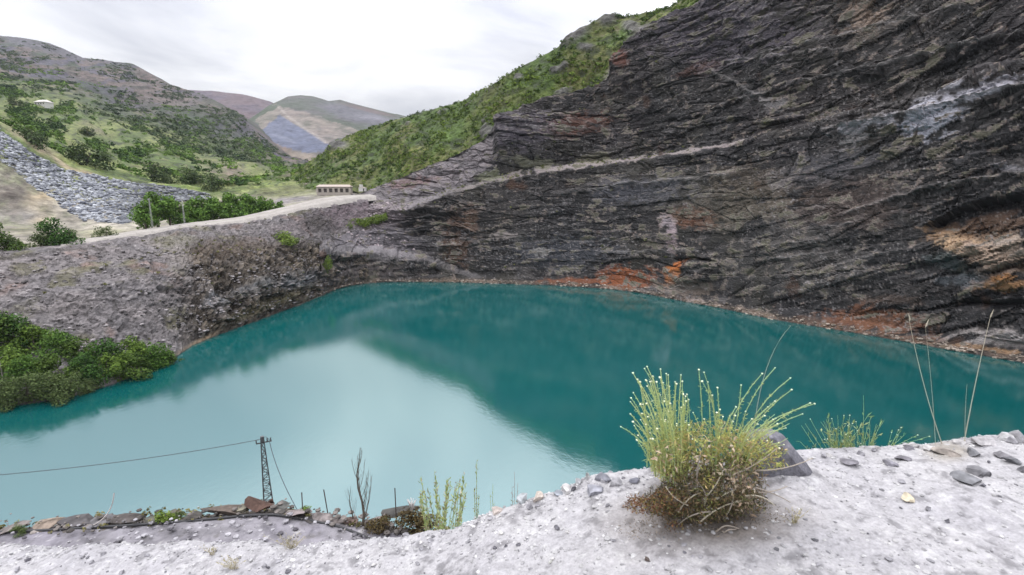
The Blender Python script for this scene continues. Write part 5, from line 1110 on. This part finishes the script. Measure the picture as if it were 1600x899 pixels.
# dry mound: brown and dark old leaves
def mound(n, ells, ln, wd, pal, name, label, seed):
    r = np.random.default_rng(seed); e = np.array([(x, y, rx, ry) for x, y, rx, ry in ells], float); w = e[:, 2] * e[:, 3]; i = r.choice(len(e), n, p=w / w.sum()); an = r.random(n) * 6.3; q = np.sqrt(r.random(n))
    qx = e[i, 0] + e[i, 2] * q * np.cos(an); qy = e[i, 1] + e[i, 3] * q * np.sin(an); dp = r.normal(size=n) * 0.09 * np.sqrt(np.clip(1 - q * q, 0.05, 1)) - 0.03
    P0 = np.stack([L(a, b, c) for a, b, c in zip(qx, qy, dp)]); zmin = ledge_base(P0[:, 0] + pb0[0], P0[:, 1] + pb0[1]) - pb0[2]; P0[:, 2] = np.maximum(P0[:, 2], zmin + 0.004)
    D0 = r.normal(size=(n, 3)) + np.array((0, -0.3, 0.35)); pal = np.array(pal); c = pal[r.integers(0, len(pal), n)] * r.uniform(0.6, 1.35, (n, 1))
    V, F, Cc = slivers(P0, D0, r.uniform(ln * 0.5, ln, n), r.uniform(wd * 0.5, wd, n), c, r); o = mesh_from(name, V, F, m_leaf, False, Cc, plant); o["kind"] = "stuff"; o["label"] = label
mound(6500, [(1095, 775, 70, 38), (1145, 755, 52, 44), (1050, 784, 48, 26), (1160, 785, 40, 20), (1095, 803, 62, 18), (1080, 745, 30, 40)], 0.030, 0.0055, [(0.085, 0.068, 0.04), (0.15, 0.10, 0.055), (0.055, 0.045, 0.035), (0.12, 0.125, 0.05), (0.075, 0.085, 0.035), (0.20, 0.15, 0.09)], "old_leaves", "tangle of brown and dark withered leaves at the base", 31)
mound(2600, [(1115, 690, 50, 34), (1165, 705, 50, 28), (1198, 715, 35, 20), (1085, 700, 30, 40), (1052, 715, 34, 42), (1105, 770, 18, 40)], 0.034, 0.006, [(0.36, 0.33, 0.10), (0.30, 0.30, 0.10), (0.40, 0.30, 0.14), (0.25, 0.29, 0.09)], "yellowing_leaves", "yellowing leaves in the middle of the clump", 32)
mound(380, [(1145, 725, 34, 40), (1160, 760, 28, 30), (1098, 705, 16, 26), (1045, 715, 22, 26), (1165, 790, 20, 14)], 0.036, 0.014, [(0.46, 0.36, 0.27), (0.40, 0.29, 0.21), (0.52, 0.43, 0.33)], "dry_leaves", "pale tan dead leaves hanging in the clump", 33)
mound(1500, [(1010, 790, 34, 13), (1045, 785, 34, 22), (1055, 823, 14, 7), (1000, 782, 18, 8)], 0.022, 0.006, [(0.14, 0.065, 0.04), (0.19, 0.10, 0.05), (0.10, 0.055, 0.04), (0.21, 0.16, 0.055)], "moss", "reddish brown moss at the left foot of the clump", 34)
mound(1100, [(1085, 838, 110, 20), (1170, 805, 70, 22), (1020, 830, 60, 22), (1120, 815, 120, 18)], 0.016, 0.004, [(0.10, 0.075, 0.05), (0.17, 0.13, 0.09), (0.06, 0.05, 0.04), (0.25, 0.2, 0.15)], "leaf_litter", "brown plant litter on the gravel around the base", 35)
tw = [((1095, 815), (1160, 782), (1120, 790)), ((1100, 790), (1080, 745), (1112, 770)), ((1118, 835), (1155, 828), (1130, 812)), ((1120, 780), (1150, 765), (1135, 770)), ((1180, 735), (1270, 716), (1225, 738)), ((1170, 760), (1235, 785), (1200, 765)), ((1060, 800), (1095, 770), (1075, 775)), ((1150, 740), (1215, 700), (1180, 730)),
      ((1110, 800), (1060, 820), (1080, 800)), ((1165, 775), (1210, 790), (1190, 770)), ((1090, 760), (1105, 690), (1085, 720)), ((1130, 810), (1145, 760), (1150, 790)), ((1075, 790), (1040, 760), (1050, 780)), ((1185, 770), (1230, 760), (1210, 770)), ((1128, 838), (1150, 830), (1138, 822)), ((1100, 780), (1130, 735), (1120, 760))]
for k, (a, c, b) in enumerate(tw):
    pts = bez(L(*a, -0.10), L(*b, -0.13), L(*c, -0.09), 7)
    for i in range(7): pts[i, 2] = max(pts[i, 2], ledge_z(pts[i, 0] + pb0[0], pts[i, 1] + pb0[1]) - pb0[2] + 0.004)
    part("twig", mesh_from("twig", *tube(pts, np.linspace(0.0035, 0.0018, 7), 5), m_twig if k % 3 else m_straw, True, link=False), plant)

def near_plant(name, base, label, cat, stems, wide, mat, heads_p, leaf_n, leaf_ln, leaf_cols, dyb, seed, root=None, ext=0.0):
    r = np.random.default_rng(seed); t_ = thing(name, base, label, cat); A_, D_ = [], []
    for (a, c, sag, dy) in stems:
        p0 = W(*a, base[1]) - base; p0[2] -= ext; p1 = W(*c, base[1] + dy) - base; pm = (p0 + p1) / 2 + np.array((sag, 0, abs(sag) * 0.3)); pts = bez(p0, pm, p1, 8)
        o = part("stem", mesh_from("stem", *tube(pts, np.linspace(wide, wide * 0.45, 8), 4), mat, True, link=False), t_)
        if r.random() < heads_p: part("flower_head", heads[0], o, p1)
        m = leaf_n; tt = r.random(m); i0 = np.minimum((tt * 7).astype(int), 6); f = (tt * 7 - i0)[:, None]; A_.append(pts[i0] * (1 - f) + pts[i0 + 1] * f); D_.append((pts[i0 + 1] - pts[i0]) / np.linalg.norm(pts[i0 + 1] - pts[i0], axis=1, keepdims=True) * 1.2 + r.normal(size=(m, 3)) * 0.45)
    if leaf_n:
        A_, D_ = np.concatenate(A_), np.concatenate(D_); n = len(A_); lc = np.array(leaf_cols)
        V, F, Cc = slivers(A_, D_, r.uniform(leaf_ln * 0.4, leaf_ln, n), r.uniform(leaf_ln * 0.1, leaf_ln * 0.22, n), lc[r.integers(0, len(lc), n)] * r.uniform(0.7, 1.3, (n, 1)), r)
        o = mesh_from("leaves", V, F, m_leaf, False, Cc, t_); o["kind"] = "stuff"
    return t_
r4 = np.random.default_rng(61)
# green tuft right of the boulder
st = [((1300 + r4.uniform(0, 58), 716 + r4.uniform(-2, 6)), (0, 0), r4.normal() * 0.01, r4.normal() * 0.05) for _ in range(58)]
st = [(a, (a[0] + r4.normal() * 16 - 4, r4.uniform(645, 695)), s_, d_) for a, _, s_, d_ in st]
st += [((1300, 716), (1266, 655), 0.0, 0), ((1345, 712), (1349, 618), 0.015, 0), ((1283, 712), (1252, 665), 0, 0), ((1275, 716), (1250, 690), 0, 0), ((1295, 718), (1258, 662), 0, 0.02), ((1355, 714), (1376, 660), 0, 0), ((1352, 716), (1372, 680), 0, 0)]
near_plant("grass_tuft", W(1330, 716, 2.86), "green tuft of thin budding stems behind the ledge rim right of the boulder", "plant", st, 0.0016, m_stem, 0.3, 5, 0.05, [(0.22, 0.28, 0.11), (0.3, 0.31, 0.15)], 0, 62)
st = [((1385 + r4.uniform(0, 12), 702), (x, y), 0, 0) for x, y in ((1393, 676), (1404, 672), (1408, 668), (1402, 680), (1416, 677), (1434, 680), (1452, 682), (1390, 690), (1420, 690))]
near_plant("small_tuft", W(1410, 703, 2.86), "little sprigs with white buds on the rim right of the green tuft", "plant", st, 0.0014, m_stem, 0.8, 4, 0.03, [(0.24, 0.3, 0.12)], 0, 63)
for k, (a, c, sg, lab) in enumerate((((1474, 700), (1421, 502), -0.03, "tall straw grass stem leaning left on the right-hand rim"), ((1462, 700), (1446, 512), 0.012, "thin pale grass stem just right of the left-leaning stem"), ((1506, 694), (1547, 497), -0.012, "tall straw grass stem leaning right near the pale grey block"), ((1180, 640), (1236, 509), -0.02, "thin arching grass blade above the flowering plant"), ((1508, 694), (1511, 600), -0.01, "short thin grass blade at the foot of the right-leaning stem"))):
    p0 = W(*a, 2.85); p1 = W(*c, 2.85); pm = (p0 + p1) / 2 + np.array((sg, 0, 0)); w_ = 0.0028 if k in (0, 2) else 0.0014
    if k == 3: p0 = W(1175, 705, 2.5); p1 = W(1236, 509, 2.5); pm = W(1185, 560, 2.5)
    pts = bez(p0, pm, p1, 12); g = thing("wild_grass", p0, lab, "grass stem", "single grass stems on the rim"); part("stalk", mesh_from("stalk", *tube(pts - p0, np.linspace(w_, w_ * 0.4, 12), 5), m_straw, True, link=False), g)
    if k < 3: part("seed_head", mesh_from("seed_head", *tube(bez(pts[-1] - p0, pts[-1] - p0 + np.array((0.004, 0, 0.02)), pts[-1] - p0 + np.array((0.012 if k else -0.018, 0, 0.05)), 5), [0.001, 0.0035, 0.003, 0.002, 0.0005], 5), m_straw, True, link=False), g)
# weeds below the rim in the middle
bw = W(700, 838, 4.6)
st = [((r4.uniform(672, 715), 838), (r4.uniform(655, 728), r4.uniform(735, 790)), r4.normal() * 0.02, r4.normal() * 0.25) for _ in range(26)]
near_plant("tall_weeds", bw, "bunch of tall yellow-green weeds behind the ledge rim in front of the lake", "weeds", st, 0.004, m_stem, 0.0, 110, 0.065, [(0.32, 0.38, 0.14), (0.42, 0.44, 0.19), (0.40, 0.34, 0.25), (0.26, 0.31, 0.11)], 0, 64, ext=0.75)
near_plant("weed_stalk", W(743, 815, 4.6), "single tall narrow weed spike right of the yellow-green bunch", "weeds", [((742, 812), (745, 722), 0.0, 0), ((744, 812), (741, 765), 0.0, 0), ((741, 812), (748, 775), 0, 0)], 0.005, m_stem, 0, 90, 0.045, [(0.24, 0.27, 0.1), (0.3, 0.25, 0.17)], 0, 65, ext=0.7)
near_plant("weed_stalk", W(769, 800, 4.6), "short faint weed spike between the tall spike and the pale rim stones", "weeds", [((769, 802), (770, 757), 0, 0), ((770, 802), (766, 775), 0, 0)], 0.003, m_stem, 0, 40, 0.035, [(0.26, 0.3, 0.13)], 0, 66, ext=0.6)
near_plant("weed_stalk", W(804, 785, 4.6), "reddish thin weed spike left of the cream stone", "weeds", [((804, 788), (804, 738), 0, 0), ((804, 788), (800, 760), 0, 0), ((805, 788), (809, 755), 0, 0)], 0.003, flatm("red_stem", (0.3, 0.22, 0.2)), 0, 40, 0.035, [(0.3, 0.22, 0.2), (0.28, 0.27, 0.16)], 0, 67, ext=0.6)
m_low = [(0.30, 0.27, 0.12), (0.36, 0.31, 0.18)]
for k, (qx, qy, n_, hp_, lab) in enumerate(((455, 858, 26, 26, "dry yellowish weed tuft at the ledge edge below the bare sapling"), (366, 890, 22, 22, "small dry weed tuft near the bottom edge at left"), (1240, 818, 12, 24, "short dead sprig on the gravel right of the flowering plant"), (330, 868, 14, 16, "tiny dry sprig on the bright gravel at lower left"))):
    p = on_ledge(qx, qy); near_plant("dry_tuft", p, lab, "tuft", [((qx + r4.normal() * 4, qy), (qx + r4.normal() * hp_ * 0.6, qy - hp_ * r4.uniform(0.4, 1)), 0, r4.normal() * 0.04) for _ in range(n_)], 0.0012, m_straw, 0, 8, 0.02, m_low, 0, 68 + k)

# ------------------------------------------------------------------ the air
mh_, t = M("hazy_air")
vol = nd(t, "ShaderNodeVolumePrincipled", {"Color": (0.86, 0.90, 1.0, 1), "Density": 0.000035, "Anisotropy": 0.2})
nd(t, "ShaderNodeOutputMaterial", {"Volume": vol.outputs[0]})
hz = mesh_from("haze", *box(-4600, 4600, -600, 5200, -16, 700), mh_)
hz["kind"] = "stuff"; hz["label"] = "thin bluish haze filling the valley air"; hz["category"] = "haze"
